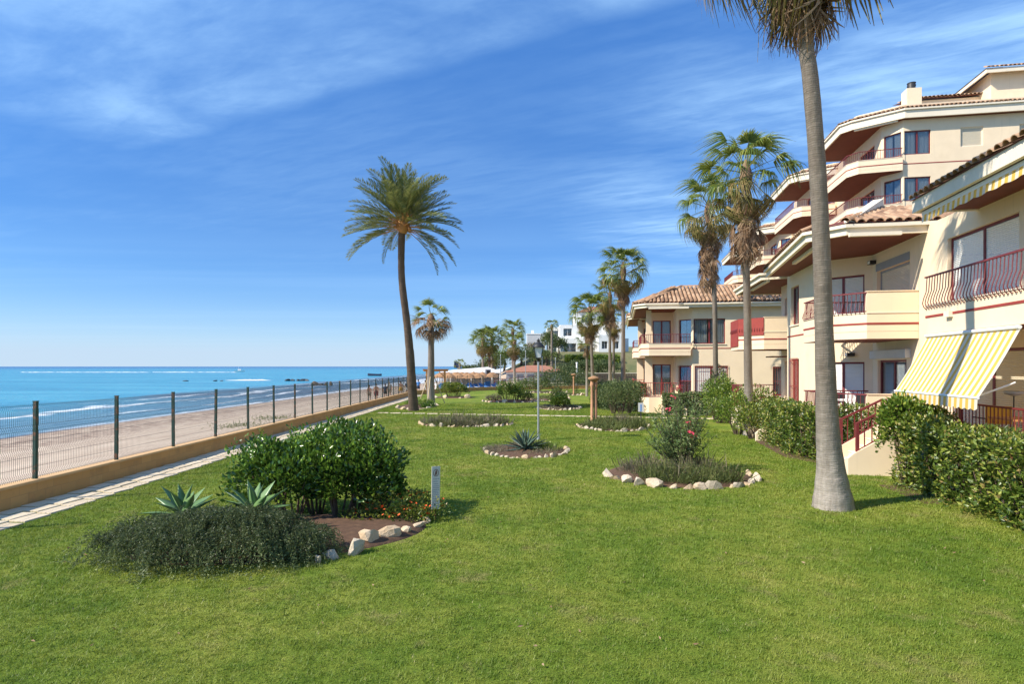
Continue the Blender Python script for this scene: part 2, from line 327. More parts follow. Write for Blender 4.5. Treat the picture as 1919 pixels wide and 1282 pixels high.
M['bright'] = leafmat('bright_leaf', [(0.12, (0.035, 0.075, 0.010)), (0.45, (0.100, 0.180, 0.022)), (0.70, (0.21, 0.30, 0.04)), (0.88, (0.42, 0.45, 0.09))], 0.36, 0.3, tcol=(0.35, 0.45, 0.06), spec=0.5)
M['olive'] = leafmat('olive_leaf', [(0.12, (0.030, 0.050, 0.018)), (0.5, (0.085, 0.125, 0.038)), (0.86, (0.23, 0.27, 0.09))], 0.45, 0.25)
M['rosemary'] = leafmat('rosemary_needle', [(0.12, (0.018, 0.030, 0.009)), (0.5, (0.050, 0.075, 0.022)), (0.85, (0.26, 0.31, 0.12))], 0.5, 0.2)
M['lavender'] = leafmat('dry_lavender', [(0.1, (0.095, 0.105, 0.045)), (0.5, (0.18, 0.165, 0.085)), (0.9, (0.32, 0.27, 0.19))], 0.7, 0.25)
M['herb'] = leafmat('herb_leaf', [(0.1, (0.06, 0.09, 0.025)), (0.5, (0.12, 0.16, 0.04)), (0.9, (0.24, 0.25, 0.09))], 0.55, 0.3)
M['oleander'] = leafmat('oleander_leaf', [(0.1, (0.065, 0.115, 0.035)), (0.5, (0.135, 0.205, 0.062)), (0.9, (0.30, 0.36, 0.14))], 0.4, 0.28)
M['fartree'] = leafmat('far_leaf', [(0.1, (0.036, 0.067, 0.026)), (0.5, (0.067, 0.102, 0.036)), (0.9, (0.143, 0.173, 0.056))], 0.55, 0.2)
def agavemat(name, a, c):
    m, nt, b, _ = nodes(name); n = noise(nt, scaled(nt, 1, 1, 1, True), 3.0, 4); nt.links.new(ramp(nt, n, [(0.3, a), (0.7, c)]), b.inputs['Base Color']); b.inputs['Roughness'].default_value = 0.38; return m
M['agave'] = agavemat('agave_leaf', (0.080, 0.165, 0.055), (0.16, 0.265, 0.10))
M['agaveblue'] = agavemat('blue_agave_leaf', (0.045, 0.085, 0.065), (0.09, 0.14, 0.10))
def awnmat():
    m, nt, b, out = nodes('striped_awning'); sp = nd(nt, 'ShaderNodeSeparateXYZ'); nt.links.new(nd(nt, 'ShaderNodeTexCoord').outputs['Object'], sp.inputs[0])
    f = mathn(nt, 'FRACT', mathn(nt, 'MULTIPLY', sp.outputs[0], 1/0.20)); s = mathn(nt, 'GREATER_THAN', f, 0.5)
    c = mixc(nt, s, (0.80, 0.76, 0.64), (0.80, 0.52, 0.10)); nt.links.new(c, b.inputs['Base Color']); b.inputs['Roughness'].default_value = 0.85
    tr = nd(nt, 'ShaderNodeBsdfTranslucent'); nt.links.new(c, tr.inputs[0]); ms = nd(nt, 'ShaderNodeMixShader'); ms.inputs[0].default_value = 0.3
    nt.links.new(b.outputs[0], ms.inputs[1]); nt.links.new(tr.outputs[0], ms.inputs[2]); nt.links.new(ms.outputs[0], out.inputs[0]); return m
M['awning'] = awnmat()
M['thatch'] = mat('thatch', (0.36, 0.20, 0.10), 0.95, 0.3, 9, 0.6, 30)
M['redroof'] = mat('far_red_roof', (0.36, 0.16, 0.10), 0.85, 0.2, 2)
# ---------------------------------------------------------------- land, sea, lawn
def XW(y): return -9.3-0.0207*(y-11.8)            # line of the garden wall
ENDW = [(XW(64), 64.0), (-5.6, 75.5), (-1.8, 79.7), (9.0, 84.0), (18.0, 86.0)]
def sstep(a, b, x):
    t = np.clip((x-a)/(b-a), 0, 1); return t*t*(3-2*t)
def xright(y):
    return np.interp(y, [-80, 64, 75.5, 79.7, 84, 100, 130, 400], [XW(-80), XW(64), -5.6, -1.8, 9, 4, -2, -2])
def xshore(y):
    return np.interp(y, [-80, 0, 40, 110, 150, 200, 260, 400], [-31, -31, -31.5, -29.5, -24, -18, -12, 10])
def H(X, Y):
    X = np.asarray(X, float); Y = np.asarray(Y, float)
    garden = -SLOPE*np.clip(Y, -20, 90)-0.06
    t = np.clip((X-xshore(Y))/np.maximum(xright(np.clip(Y, -80, 64))-xshore(Y), 9.0), -3, 1)
    beach = np.where(t > 0, -1.9+1.12*np.power(np.clip(t, 0, 1), 0.75), -1.9+t*1.5)
    beach = beach + 0.05*np.sin(X*0.9+Y*0.13)*np.sin(Y*0.31)*np.clip(t*2, 0, 1)
    inside = (X > xright(Y)-0.02) & (Y < 86)
    back = -0.85 + 6.6*sstep(98, 130, Y)*sstep(-10, 10, X) + 5*sstep(140, 260, Y)*sstep(0, 40, X)
    side = sstep(12, 40, X)*sstep(60, 100, Y)*2.0
    far = np.where(t >= 1, np.maximum(beach, back), np.where(Y > 86, np.maximum(beach, np.where(X > -12, back, -9)), beach))
    return np.where(inside, garden, far+0*side)
def grid(name, ys, nx, xl, xr, mats, power=1.0):
    V = []; 
    for y in ys:
        a = xl(y); b = xr(y); t = np.linspace(0, 1, nx)**power; xs = a+(b-a)*t
        V.append(np.stack([xs, np.full(nx, y), H(xs, np.full(nx, y))], 1))
    V = np.concatenate(V); ny = len(ys); i = np.arange(nx-1); F = []
    for j in range(ny-1):
        b0 = j*nx+i; F.append(np.stack([b0, b0+1, b0+1+nx, b0+nx], 1))
    return np_mesh(name, V, np.concatenate(F), mats, True)
def sandmat():
    m, nt, b, _ = nodes('beach_sand'); p = posn(nt); sp = nd(nt, 'ShaderNodeSeparateXYZ'); nt.links.new(p, sp.inputs[0])
    n = noise(nt, scaled(nt, 1, 0.25, 1), 1.2, 6, .65); c = ramp(nt, n, [(0.3, (0.47, 0.35, 0.25)), (0.7, (0.62, 0.49, 0.36))])
    z = mathn(nt, 'ADD', sp.outputs[2], mathn(nt, 'MULTIPLY', mathn(nt, 'SUBTRACT', noise(nt, scaled(nt, 1, 0.12, 1), 0.6, 4), 0.5), 0.22))
    peb = smooth(nt, z, -1.42, -1.18, 1, 0); c = mixc(nt, mathn(nt, 'MULTIPLY', peb, smooth(nt, noise(nt, p, 1.5, 6, .8), 0.38, 0.62)), c, (0.23, 0.15, 0.105))
    wet = smooth(nt, z, -1.86, -1.70, 1, 0); c = mixc(nt, wet, c, (0.13, 0.095, 0.07))
    nt.links.new(c, b.inputs['Base Color']); nt.links.new(smooth(nt, z, -1.86, -1.70, 0.25, 0.95), b.inputs['Roughness'])
    bump(nt, b, noise(nt, p, 3.5, 6, .75), 0.6, 0.12); return m
M['sand'] = sandmat()
def groundmat():
    m, nt, b, _ = nodes('hill_ground'); p = posn(nt)
    c = ramp(nt, noise(nt, p, 0.16, 6, .65), [(0.35, (0.085, 0.105, 0.032)), (0.55, (0.16, 0.15, 0.055)), (0.75, (0.24, 0.19, 0.10))])
    nt.links.new(c, b.inputs['Base Color']); b.inputs['Roughness'].default_value = 0.95; bump(nt, b, noise(nt, p, 2.0, 5, .7), 0.8, 0.2); return m
M['ground'] = groundmat()
ys = np.concatenate([np.arange(-60, 64, 4.0), [63.9, 64.1], np.arange(66, 140, 2.0), np.arange(140, 281, 20.0)])
tag(link('beach', grid('beach', ys, 60, lambda y: -80.0, lambda y: float(xright(y)), M['sand'])), 'pale sandy beach outside the garden wall', 'beach', kind='structure')
tag(link('ground', grid('ground', ys, 70, lambda y: float(xright(y)), lambda y: 420.0, M['ground'], 2.2)), 'ground and hillside behind the garden', 'ground', kind='structure')

def seamat():
    m, nt, b, _ = nodes('sea_water'); p = posn(nt); sp = nd(nt, 'ShaderNodeSeparateXYZ'); nt.links.new(p, sp.inputs[0]); X, Y = sp.outputs[0], sp.outputs[1]
    wob = mathn(nt, 'MULTIPLY', mathn(nt, 'SUBTRACT', noise(nt, scaled(nt, 1, 0.45, 1), 0.11, 5, .6), 0.5), 17.0)
    d0 = mathn(nt, 'SUBTRACT', mathn(nt, 'MULTIPLY', X, -1.0), 30.2)                       # metres offshore
    d = mathn(nt, 'ADD', d0, wob)
    n = noise(nt, scaled(nt, 0.02, 0.07, 1), 1.0, 6, .6)
    r = mathn(nt, 'POWER', mathn(nt, 'ADD', mathn(nt, 'MULTIPLY', X, X), mathn(nt, 'MULTIPLY', Y, Y)), 0.5)
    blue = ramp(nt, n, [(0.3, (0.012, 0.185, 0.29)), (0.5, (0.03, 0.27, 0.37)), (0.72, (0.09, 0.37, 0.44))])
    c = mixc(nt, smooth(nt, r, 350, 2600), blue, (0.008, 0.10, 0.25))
    c = mixc(nt, smooth(nt, d, 4, 26, 0.75, 0), c, (0.13, 0.20, 0.235))
    # brown shallows and weed along the shore further off
    rock = mathn(nt, 'MULTIPLY', mathn(nt, 'MULTIPLY', smooth(nt, Y, 62, 100), smooth(nt, d, 27, 23)), smooth(nt, Y, 420, 300))
    c = mixc(nt, mathn(nt, 'MULTIPLY', rock, smooth(nt, noise(nt, scaled(nt, 0.25, 0.06, 1), 1.0, 5, .65), 0.30, 0.62, 0.35, 0.95)), c, (0.085, 0.075, 0.075))
    # foam: the wash on the sand and broken lines of surf behind it
    fn = noise(nt, scaled(nt, 1.0, 0.28, 1), 0.9, 7, .7)
    wash = mathn(nt, 'MULTIPLY', smooth(nt, mathn(nt, 'ADD', d0, mathn(nt, 'MULTIPLY', wob, 0.10)), 2.6, 0.4), smooth(nt, fn, 0.33, 0.5))
    lw = mathn(nt, 'ADD', mathn(nt, 'MULTIPLY', d, 0.135), mathn(nt, 'MULTIPLY', noise(nt, scaled(nt, 0.02, 0.02, 1), 1.0, 3), 2.0))
    ln = mathn(nt, 'FRACT', lw); crest = mathn(nt, 'MULTIPLY', smooth(nt, ln, 0.60, 0.74), smooth(nt, ln, 0.98, 0.80))
    pat = mathn(nt, 'MULTIPLY', smooth(nt, noise(nt, scaled(nt, 0.10, 0.028, 1), 1.0, 4, .6), 0.44, 0.56), mathn(nt, 'MULTIPLY', smooth(nt, d, 26, 17), smooth(nt, d, 2.0, 4.0)))
    surf = mathn(nt, 'MULTIPLY', mathn(nt, 'MULTIPLY', crest, pat), smooth(nt, fn, 0.36, 0.52))
    cap = mathn(nt, 'MULTIPLY', smooth(nt, noise(nt, scaled(nt, 0.05, 0.22, 1), 1.0, 5, .7), 0.735, 0.76), 0.6)
    foam = mathn(nt, 'MAXIMUM', mathn(nt, 'MAXIMUM', wash, surf), cap, True)
    c = mixc(nt, foam, c, (0.74, 0.76, 0.77)); nt.links.new(c, b.inputs['Base Color'])
    nt.links.new(mathn(nt, 'ADD', mathn(nt, 'MULTIPLY', foam, 0.5), 0.22), b.inputs['Roughness']); b.inputs['IOR'].default_value = 1.33; b.inputs['Specular IOR Level'].default_value = 0.35
    h = mathn(nt, 'ADD', mathn(nt, 'MULTIPLY', noise(nt, scaled(nt, 0.5, 0.16, 1), 1.0, 5, .6), 1.2), mathn(nt, 'MULTIPLY', noise(nt, scaled(nt, 1.6, 0.7, 1), 1.0, 4, .6), 0.35))
    bump(nt, b, h, 0.75, 0.8); return m
M['sea'] = seamat()
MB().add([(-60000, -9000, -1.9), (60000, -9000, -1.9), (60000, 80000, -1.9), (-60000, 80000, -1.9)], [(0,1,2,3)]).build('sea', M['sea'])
tag(bpy.data.objects['sea'], 'blue sea reaching to the horizon', 'sea', kind='structure')

def lawncol(nt, p):
    big = noise(nt, p, 0.42, 5, .6); mid = noise(nt, p, 1.9, 5, .65); fine = noise(nt, p, 16.0, 4, .7)
    f = mathn(nt, 'ADD', mathn(nt, 'ADD', mathn(nt, 'MULTIPLY', big, 0.48), mathn(nt, 'MULTIPLY', mid, 0.32)), mathn(nt, 'MULTIPLY', fine, 0.20))
    c = ramp(nt, f, [(0.33, (0.070, 0.142, 0.013)), (0.45, (0.160, 0.240, 0.025)), (0.56, (0.270, 0.315, 0.046)), (0.69, (0.44, 0.39, 0.11))])
    dry = mathn(nt, 'MULTIPLY', smooth(nt, noise(nt, p, 0.9, 6, .75), 0.545, 0.69), 0.62)
    return mixc(nt, dry, c, (0.36, 0.29, 0.12))
def lawnmat():
    m, nt, b, _ = nodes('lawn'); p = posn(nt); c = lawncol(nt, p)
    c = mixc(nt, smooth(nt, noise(nt, p, 55, 4, .7), 0.38, 0.62, 0.6, 0.0), c, (0.07, 0.085, 0.018))
    nt.links.new(c, b.inputs['Base Color']); b.inputs['Roughness'].default_value = 0.95; b.inputs['Specular IOR Level'].default_value = 0.1
    bump(nt, b, noise(nt, p, 45, 5, .75), 0.9, 0.03); return m
def blademat():
    m, nt, b, out = nodes('grass_blades'); p = posn(nt); at = nd(nt, 'ShaderNodeAttribute', attribute_name='v')
    c = lawncol(nt, p); c = mixc(nt, smooth(nt, at.outputs['Fac'], 0.80, 1.0, 0, 0.75), c, (0.56, 0.49, 0.24)); c = mixc(nt, smooth(nt, at.outputs['Fac'], 0.38, 0.0, 0, 0.7), c, (0.07, 0.15, 0.014))
    nt.links.new(c, b.inputs['Base Color']); b.inputs['Roughness'].default_value = 0.5; b.inputs['Specular IOR Level'].default_value = 0.25
    tr = nd(nt, 'ShaderNodeBsdfTranslucent'); nt.links.new(mixc(nt, 0.4, c, (0.30, 0.36, 0.04)), tr.inputs[0]); ms = nd(nt, 'ShaderNodeMixShader'); ms.inputs[0].default_value = 0.35
    nt.links.new(b.outputs[0], ms.inputs[1]); nt.links.new(tr.outputs[0], ms.inputs[2]); nt.links.new(ms.outputs[0], out.inputs[0]); return m
M['lawn'] = lawnmat(); M['blade'] = blademat()
ly = np.concatenate([np.arange(-12, 64, 4.0), [64, 66, 68, 70, 72, 74, 75.5, 77, 79.7, 82, 84]]); V = []; nx = 12
for y in ly:
    xs = np.linspace(float(xright(y))+0.1, 20.0, nx); V.append(np.stack([xs, np.full(nx, y), np.full(nx, gz(y))], 1))
F = []
for j in range(len(ly)-1):
    for i in range(nx-1): F.append((j*nx+i, j*nx+i+1, (j+1)*nx+i+1, (j+1)*nx+i))
tag(link('lawn', np_mesh('lawn', np.concatenate(V), F, M['lawn'])), 'mown garden lawn', 'lawn', kind='structure')

# flower beds: centre x, y, half width, half depth, turn
BEDS = {
 'shrub':    (-3.45, 9.30, 2.20, 1.30, 0.38), 'oleander': (4.05, 14.75, 1.75, 1.75, -0.15), 'agave': (0.45, 19.3, 1.30, 1.75, 0.0),
 'lavender': (-2.15, 28.7, 2.15, 1.5, 0.05), 'column': (4.55, 27.6, 1.55, 2.4, 0.0), 'palm': (-6.75, 43.5, 1.3, 4.2, 0.0),
 'roundbush': (-0.15, 50.5, 2.3, 2.6, 0.0), 'yellow': (3.15, 41.2, 1.45, 2.6, 0.0), 'corner': (-5.5, 57.5, 2.1, 2.2, 0.0),
 'farleft': (3.2, 54.0, 1.9, 3.2, 0.0), 'farcolumn': (6.0, 64.5, 1.6, 3.0, 0.0), 'far': (4.0, 70.0, 2.4, 2.0, 0.0)}
def inbed(X, Y, grow=0.0):
    r = np.zeros(np.shape(X), bool)
    for cx, cy, hw, hd, t in BEDS.values():
        dx = X-cx; dy = Y-cy; u = dx*math.cos(t)+dy*math.sin(t); w = -dx*math.sin(t)+dy*math.cos(t)
        r |= (u/(hw+grow))**2+(w/(hd+grow))**2 < 1
    return r
CROSS = [(-8.1, 36.3), (-2.0, 34.9), (5.6, 33.1), (11.0, 31.8)]
def grass():
    n = 260000; y = (4.0**0.62+rng.random(n)*(46.0**0.62-4.0**0.62))**(1/0.62)
    x = (rng.random(n)*2-1)*(0.98*y+1.0); pathe = XW(y)+1.18
    cr = np.abs(y-np.interp(x, [p[0] for p in CROSS], [p[1] for p in CROSS])) < 0.34
    keep = (x > pathe) & (x < 9.0+0.0*y) & ~inbed(x, y, 0.02) & ~cr; x = x[keep]; y = y[keep]; n = len(x)
    if n > 88000: x = x[:88000]; y = y[:88000]; n = 88000
    k = 8; sc = (np.maximum(y, 5)/5.0)**0.62
    X = np.repeat(x, k); Y = np.repeat(y, k); S = np.repeat(sc, k); N = n*k
    a = rng.random(N)*2*np.pi; rr = rng.random(N)*0.055*S; bx = X+np.cos(a)*rr; by = Y+np.sin(a)*rr
    a2 = rng.random(N)*2*np.pi; lean = 0.25+rng.random(N)*0.95; h = (0.018+0.026*rng.random(N)**1.6)*np.repeat(0.7+0.6*rng.random(n), k)*S**0.75
    w = 0.0033*S*(0.8+0.5*rng.random(N)); px_ = -np.sin(a2)*w; py_ = np.cos(a2)*w; z = -SLOPE*by-0.002
    V = np.empty((N, 3, 3), np.float32)
    V[:, 0] = np.stack([bx-px_, by-py_, z], 1); V[:, 1] = np.stack([bx+px_, by+py_, z], 1)
    V[:, 2] = np.stack([bx+np.cos(a2)*np.sin(lean)*h*1.2, by+np.sin(a2)*np.sin(lean)*h*1.2, z+np.cos(lean*0.8)*h], 1)
    v = np.clip(np.repeat(rng.random(n), k)*0.45+rng.random(N)*0.55, 0, 1)
    tag(link('grass', np_mesh('grass', V.reshape(-1, 3), np.arange(N*3).reshape(-1, 3), M['blade'], rnd=v)), 'short green grass blades covering the lawn', 'grass', kind='stuff')
grass()

# ---------------------------------------------------------------- garden wall, fence, paths
WALLPTS = [(XW(y), y) for y in (-8, 0, 10, 20, 30, 40, 50, 58, 64)]+ENDW[1:]
WTOP = 0.44
def wall_mesh(d0, d1, z0, z1, mb, m=0):
    a = offs(WALLPTS, d0); b = offs(WALLPTS, d1)
    for i in range(len(a)-1):
        q = [a[i], a[i+1], b[i+1], b[i]]; vs = [(p[0], p[1], gz(p[1])+z0) for p in q]+[(p[0], p[1], gz(p[1])+z1) for p in q]
        mb.add(vs, [(0,1,2,3),(7,6,5,4),(0,4,5,1),(2,6,7,3)]+([(3,7,4,0)] if i == 0 else [])+([(1,5,6,2)] if i == len(a)-2 else []), m)
def blockwall():
    m, nt, b, _ = nodes('ochre_block_wall'); p = posn(nt); sp = nd(nt, 'ShaderNodeSeparateXYZ'); nt.links.new(p, sp.inputs[0]); cb = nd(nt, 'ShaderNodeCombineXYZ'); nt.links.new(mathn(nt, 'ADD', sp.outputs[1], sp.outputs[0]), cb.inputs[0]); nt.links.new(mathn(nt, 'ADD', sp.outputs[2], mathn(nt, 'MULTIPLY', sp.outputs[1], SLOPE)), cb.inputs[1])
    br = nd(nt, 'ShaderNodeTexBrick'); br.inputs['Scale'].default_value = 1.0; br.inputs['Brick Width'].default_value = 0.42; br.inputs['Row Height'].default_value = 0.215; br.inputs['Mortar Size'].default_value = 0.008; br.inputs['Mortar Smooth'].default_value = 0.6
    nt.links.new(cb.outputs[0], br.inputs[0]); br.inputs['Color1'].default_value = (0.62, 0.335, 0.115, 1); br.inputs['Color2'].default_value = (0.53, 0.275, 0.09, 1); br.inputs['Mortar'].default_value = (0.50, 0.27, 0.10, 1)
    c = mixc(nt, smooth(nt, noise(nt, p, 1.7, 6, .7), 0.5, 0.72, 0, 0.6), br.outputs[0], (0.38, 0.21, 0.09)); nt.links.new(c, b.inputs['Base Color']); b.inputs['Roughness'].default_value = 0.9
    bump(nt, b, mathn(nt, 'ADD', mathn(nt, 'MULTIPLY', br.outputs['Fac'], -0.6), mathn(nt, 'MULTIPLY', noise(nt, p, 45, 4), 0.3)), 0.35, 0.015); return m
M['block'] = blockwall()
gw = MB(); wall_mesh(-0.10, 0.10, -1.2, WTOP-0.05, gw); gwo = gw.build('garden_wall', M['block'])
tag(gwo, 'low ochre block wall along the beach side of the garden', 'wall')
cp = MB(); wall_mesh(-0.135, 0.135, WTOP-0.048, WTOP, cp); cp.build('coping', M['ochretop'], gwo)
def panel_mesh(w, h):
    mb = MB(); n = int(w/0.05); r = 0.0032
    def bow(z):                                     # the stiffening folds
        for f in (0.10, 0.55, 1.0, 1.40):
            if abs(z-f) < 0.055: return 0.032*(1-abs(z-f)/0.055)
        return 0.0
    zs = [0.02, 0.05, 0.10, 0.155, 0.50, 0.55, 0.605, 0.95, 1.0, 1.055, 1.35, 1.40, h]
    for i in range(n+1):
        y = 0.04+(w-0.08)*i/n; mb.tube([(bow(z), y, z) for z in zs], r, 3, caps=False, smooth=False)
    for z in (0.05, 0.155, 0.25, 0.35, 0.45, 0.65, 0.75, 0.85, 0.95, 1.055, 1.15, 1.25, 1.35, 1.44):
        if z in (0.05, 0.25, 0.45, 0.75, 0.95, 1.055, 1.25, 1.44): mb.tube([(bow(z)+0.004, 0.03, z), (bow(z)+0.004, w-0.03, z)], r*1.1, 3, caps=False, smooth=False)
    return mb.mesh('mesh_panel', M['wire'])
fence = empty('wire_fence', (XW(4), 4, gz(4)+WTOP), 0, 'green wire mesh fence on rusty posts along the garden wall', 'fence')
PM = panel_mesh(2.5, 1.47); pm_ = MB().box(-0.032, 0.032, -0.032, 0.032, -0.05, 1.5).box(-0.037, 0.037, -0.037, 0.037, 1.5, 1.52); POSTM = pm_.mesh('post', M['post'])
fpos = [(XW(11.8+2.5*i), 11.8+2.5*i) for i in range(-4, 21)]
def run(pts):
    for i, (x, y) in enumerate(pts):
        base = Vector((x, y, gz(y)+WTOP))-Vector(fence.location); link('post', POSTM, fence, base, (random.uniform(-.008, .008), random.uniform(-.012, .012), random.uniform(-.06, .06)))
        if i < len(pts)-1:
            x2, y2 = pts[i+1]; L = math.hypot(x2-x, y2-y); az = math.atan2(-(x2-x), y2-y)
            o = link('mesh_panel', PM, fence, base+Vector((0.035, 0, 0)), (-math.atan2(gz(y)-gz(y2), L), 0, az), (1, L/2.5, 1))
run(fpos)
ep = [ENDW[0]]
for (x0, y0), (x1, y1) in zip(ENDW, ENDW[1:]):
    L = math.hypot(x1-x0, y1-y0); n = max(1, round(L/2.6)); ep += [(x0+(x1-x0)*i/n, y0+(y1-y0)*i/n) for i in range(1, n+1)]
run(ep)
path = MB().add([(XW(-8)+0.11, -8, gz(-8)+0.003), (XW(-8)+1.2, -8, gz(-8)+0.003), (XW(63)+1.2, 63, gz(63)+0.003), (XW(63)+0.11, 63, gz(63)+0.003)], [(0,1,2,3)]).build('path', M['lawn'])
tag(path, 'slab path beside the garden wall', 'path', kind='structure')
def slabmesh(w, l, seed):
    r = random.Random(seed); mb = MB(); j = lambda: r.uniform(-0.012, 0.012)
    q = [(-w/2+j(), -l/2+j()), (w/2+j(), -l/2+j()), (w/2+j(), l/2+j()), (-w/2+j(), l/2+j())]; t = 0.006
    vs = [(x, y, -0.03) for x, y in q]+[(x, y, 0.022) for x, y in q]+[(x*(1-t/w*2), y*(1-t/l*2), 0.028) for x, y in q]
    mb.add(vs, [(0,1,5,4),(1,2,6,5),(2,3,7,6),(3,0,4,7),(4,5,9,8),(5,6,10,9),(6,7,11,10),(7,4,8,11),(8,9,10,11)]); return mb.mesh('slab', M['slab'])
SLABS = [slabmesh(0.30, 0.50, i) for i in range(4)]
y = 5.5; i = 0
while y < 62:
    for k in range(3):
        yy = y+[0, 0.22, 0.08][k]+random.uniform(-.02, .02); link('slab', random.choice(SLABS), path, (XW(yy)+0.31+k*0.345+random.uniform(-.012, .012), yy, gz(yy)+random.uniform(-.004, .004)), (0.0, 0.0, random.uniform(-.03, .03)-0.12))
    y += 0.60
SLAB2 = [slabmesh(0.62, 0.46, 20+i) for i in range(3)]
cpath = MB(); a = offs(CROSS, -0.33); b_ = offs(CROSS, 0.33)
for i in range(len(CROSS)-1): cpath.add([(p[0], p[1], gz(p[1])+0.003) for p in (a[i], a[i+1], b_[i+1], b_[i])], [(0,1,2,3)])
cpo = cpath.build('stepping_path', M['lawn']); tag(cpo, 'stepping stone path crossing the lawn', 'path', kind='structure')
for (x0, y0), (x1, y1) in zip(CROSS, CROSS[1:]):
    L = math.hypot(x1-x0, y1-y0); n = int(L/0.70); az = math.atan2(y1-y0, x1-x0)
    for i in range(n):
        t = (i+.5)/n; yy = y0+(y1-y0)*t; link('slab', random.choice(SLAB2), cpo, (x0+(x1-x0)*t, yy, gz(yy)), (0, 0, az+random.uniform(-.05, .05)+0.35))
# ---------------------------------------------------------------- leaf makers
def unit(a): return a/np.maximum(np.linalg.norm(a, axis=1, keepdims=True), 1e-6)
def rdir(n): return unit(rng.normal(size=(n, 3)))
def leaves(P, D, L, W, fold=0.15, curl=0.0):
    """diamond leaves: base point, direction, length, width -> verts, tris, random value per tri"""
    n = len(P); D = unit(D); side = unit(np.cross(D, rdir(n))); up = np.cross(side, D); L = np.broadcast_to(np.asarray(L, float), (n,))[:, None]; W = np.broadcast_to(np.asarray(W, float), (n,))[:, None]
    V = np.empty((n, 4, 3)); mid = P+D*L*0.45
    V[:, 0] = P; V[:, 1] = mid+side*W*0.5+up*W*fold; V[:, 2] = P+D*L-up*L*curl; V[:, 3] = mid-side*W*0.5+up*W*fold
    b = np.arange(n)[:, None]*4; F = np.concatenate([b+np.array([[0, 1, 2]]), b+np.array([[0, 2, 3]])], 1).reshape(-1, 3)
    return V.reshape(-1, 3), F, np.repeat(rng.random(n), 2)
def merge(parts):
    V = []; F = []; r = []; o = 0
    for v, f, q in parts: V.append(v); F.append(f+o); r.append(q); o += len(v)
    return np.concatenate(V), np.concatenate(F), np.concatenate(r)
def blob_points(n, c, rad, lump=0.24, seed=0, deep=0.35, low=-0.35):
    """points in the outer shell of a lumpy mound, with outward directions"""
    r = np.random.default_rng(seed); d = unit(r.normal(size=(n*2, 3))); d = d[d[:, 2] > low][:n]; n = len(d)
    ph = r.random((7, 3))*6.28; k = r.normal(size=(7, 3))*2.6; s = np.zeros(n)
    for i in range(7): s += np.sin(d@k[i]+ph[i, 0])
    rr = (1+lump*s/2.2)*(1-deep*r.random(n)**1.6); return np.asarray(c)+d*np.asarray(rad)*rr[:, None], d
def shrub_foliage(blobs, n, L, W, m, up=0.5, name='foliage', flat=0.0):
    tot = sum(b[1][0]*b[1][1]+b[1][0]*b[1][2] for b in blobs); parts = []
    for i, (c, rad) in enumerate(blobs):
        k = int(n*(rad[0]*rad[1]+rad[0]*rad[2])/tot); P, d = blob_points(k, c, rad, seed=int(abs(c[0]*100+c[1]*37))+i)
        keep = P[:, 2] > 0.03; P = P[keep]; d = d[keep]; k = len(P)
        D = d*0.8+rdir(k)*0.75+np.array([0, 0, up]); parts.append(leaves(P, D, L*(0.65+0.6*rng.random(k)), W*(0.7+0.5*rng.random(k)), 0.18, 0.1))
    V, F, r = merge(parts); return np_mesh(name, V, F, m, rnd=r)
def core_mesh(blobs, f, m, name='inner_twigs'):
    """stems fanning out inside a shrub"""
    mb = MB(); q = random.Random(3)
    for c, rad in blobs:
        for _ in range(9):
            a = q.uniform(0, 6.28); e = q.uniform(0.25, 1.0); r = q.uniform(.5, .95)*f
            p1 = (c[0]+rad[0]*r*math.cos(a)*0.55, c[1]+rad[1]*r*math.sin(a)*0.55, max(0.1, c[2]*0.6+0.2*rad[2])); p2 = (c[0]+rad[0]*r*math.cos(a), c[1]+rad[1]*r*math.sin(a), max(0.15, c[2]+rad[2]*r*e))
            mb.tube([(c[0]*0.9+rad[0]*0.12*math.cos(a), c[1]*0.9+rad[1]*0.12*math.sin(a), -0.05), p1, p2], [0.022, 0.015, 0.005], 5)
    return mb.mesh(name, m)
def shrub(name, loc, blobs, n, L, W, m, label, group=None, cat='shrub', up=0.5, twigs=True):
    r = empty(name, loc, 0, label, cat, group); link('foliage', shrub_foliage(blobs, n, L, W, m, up), r, kind='stuff')
    if twigs: link('stems', core_mesh(blobs, 0.8, M['bark']), r)
    return r
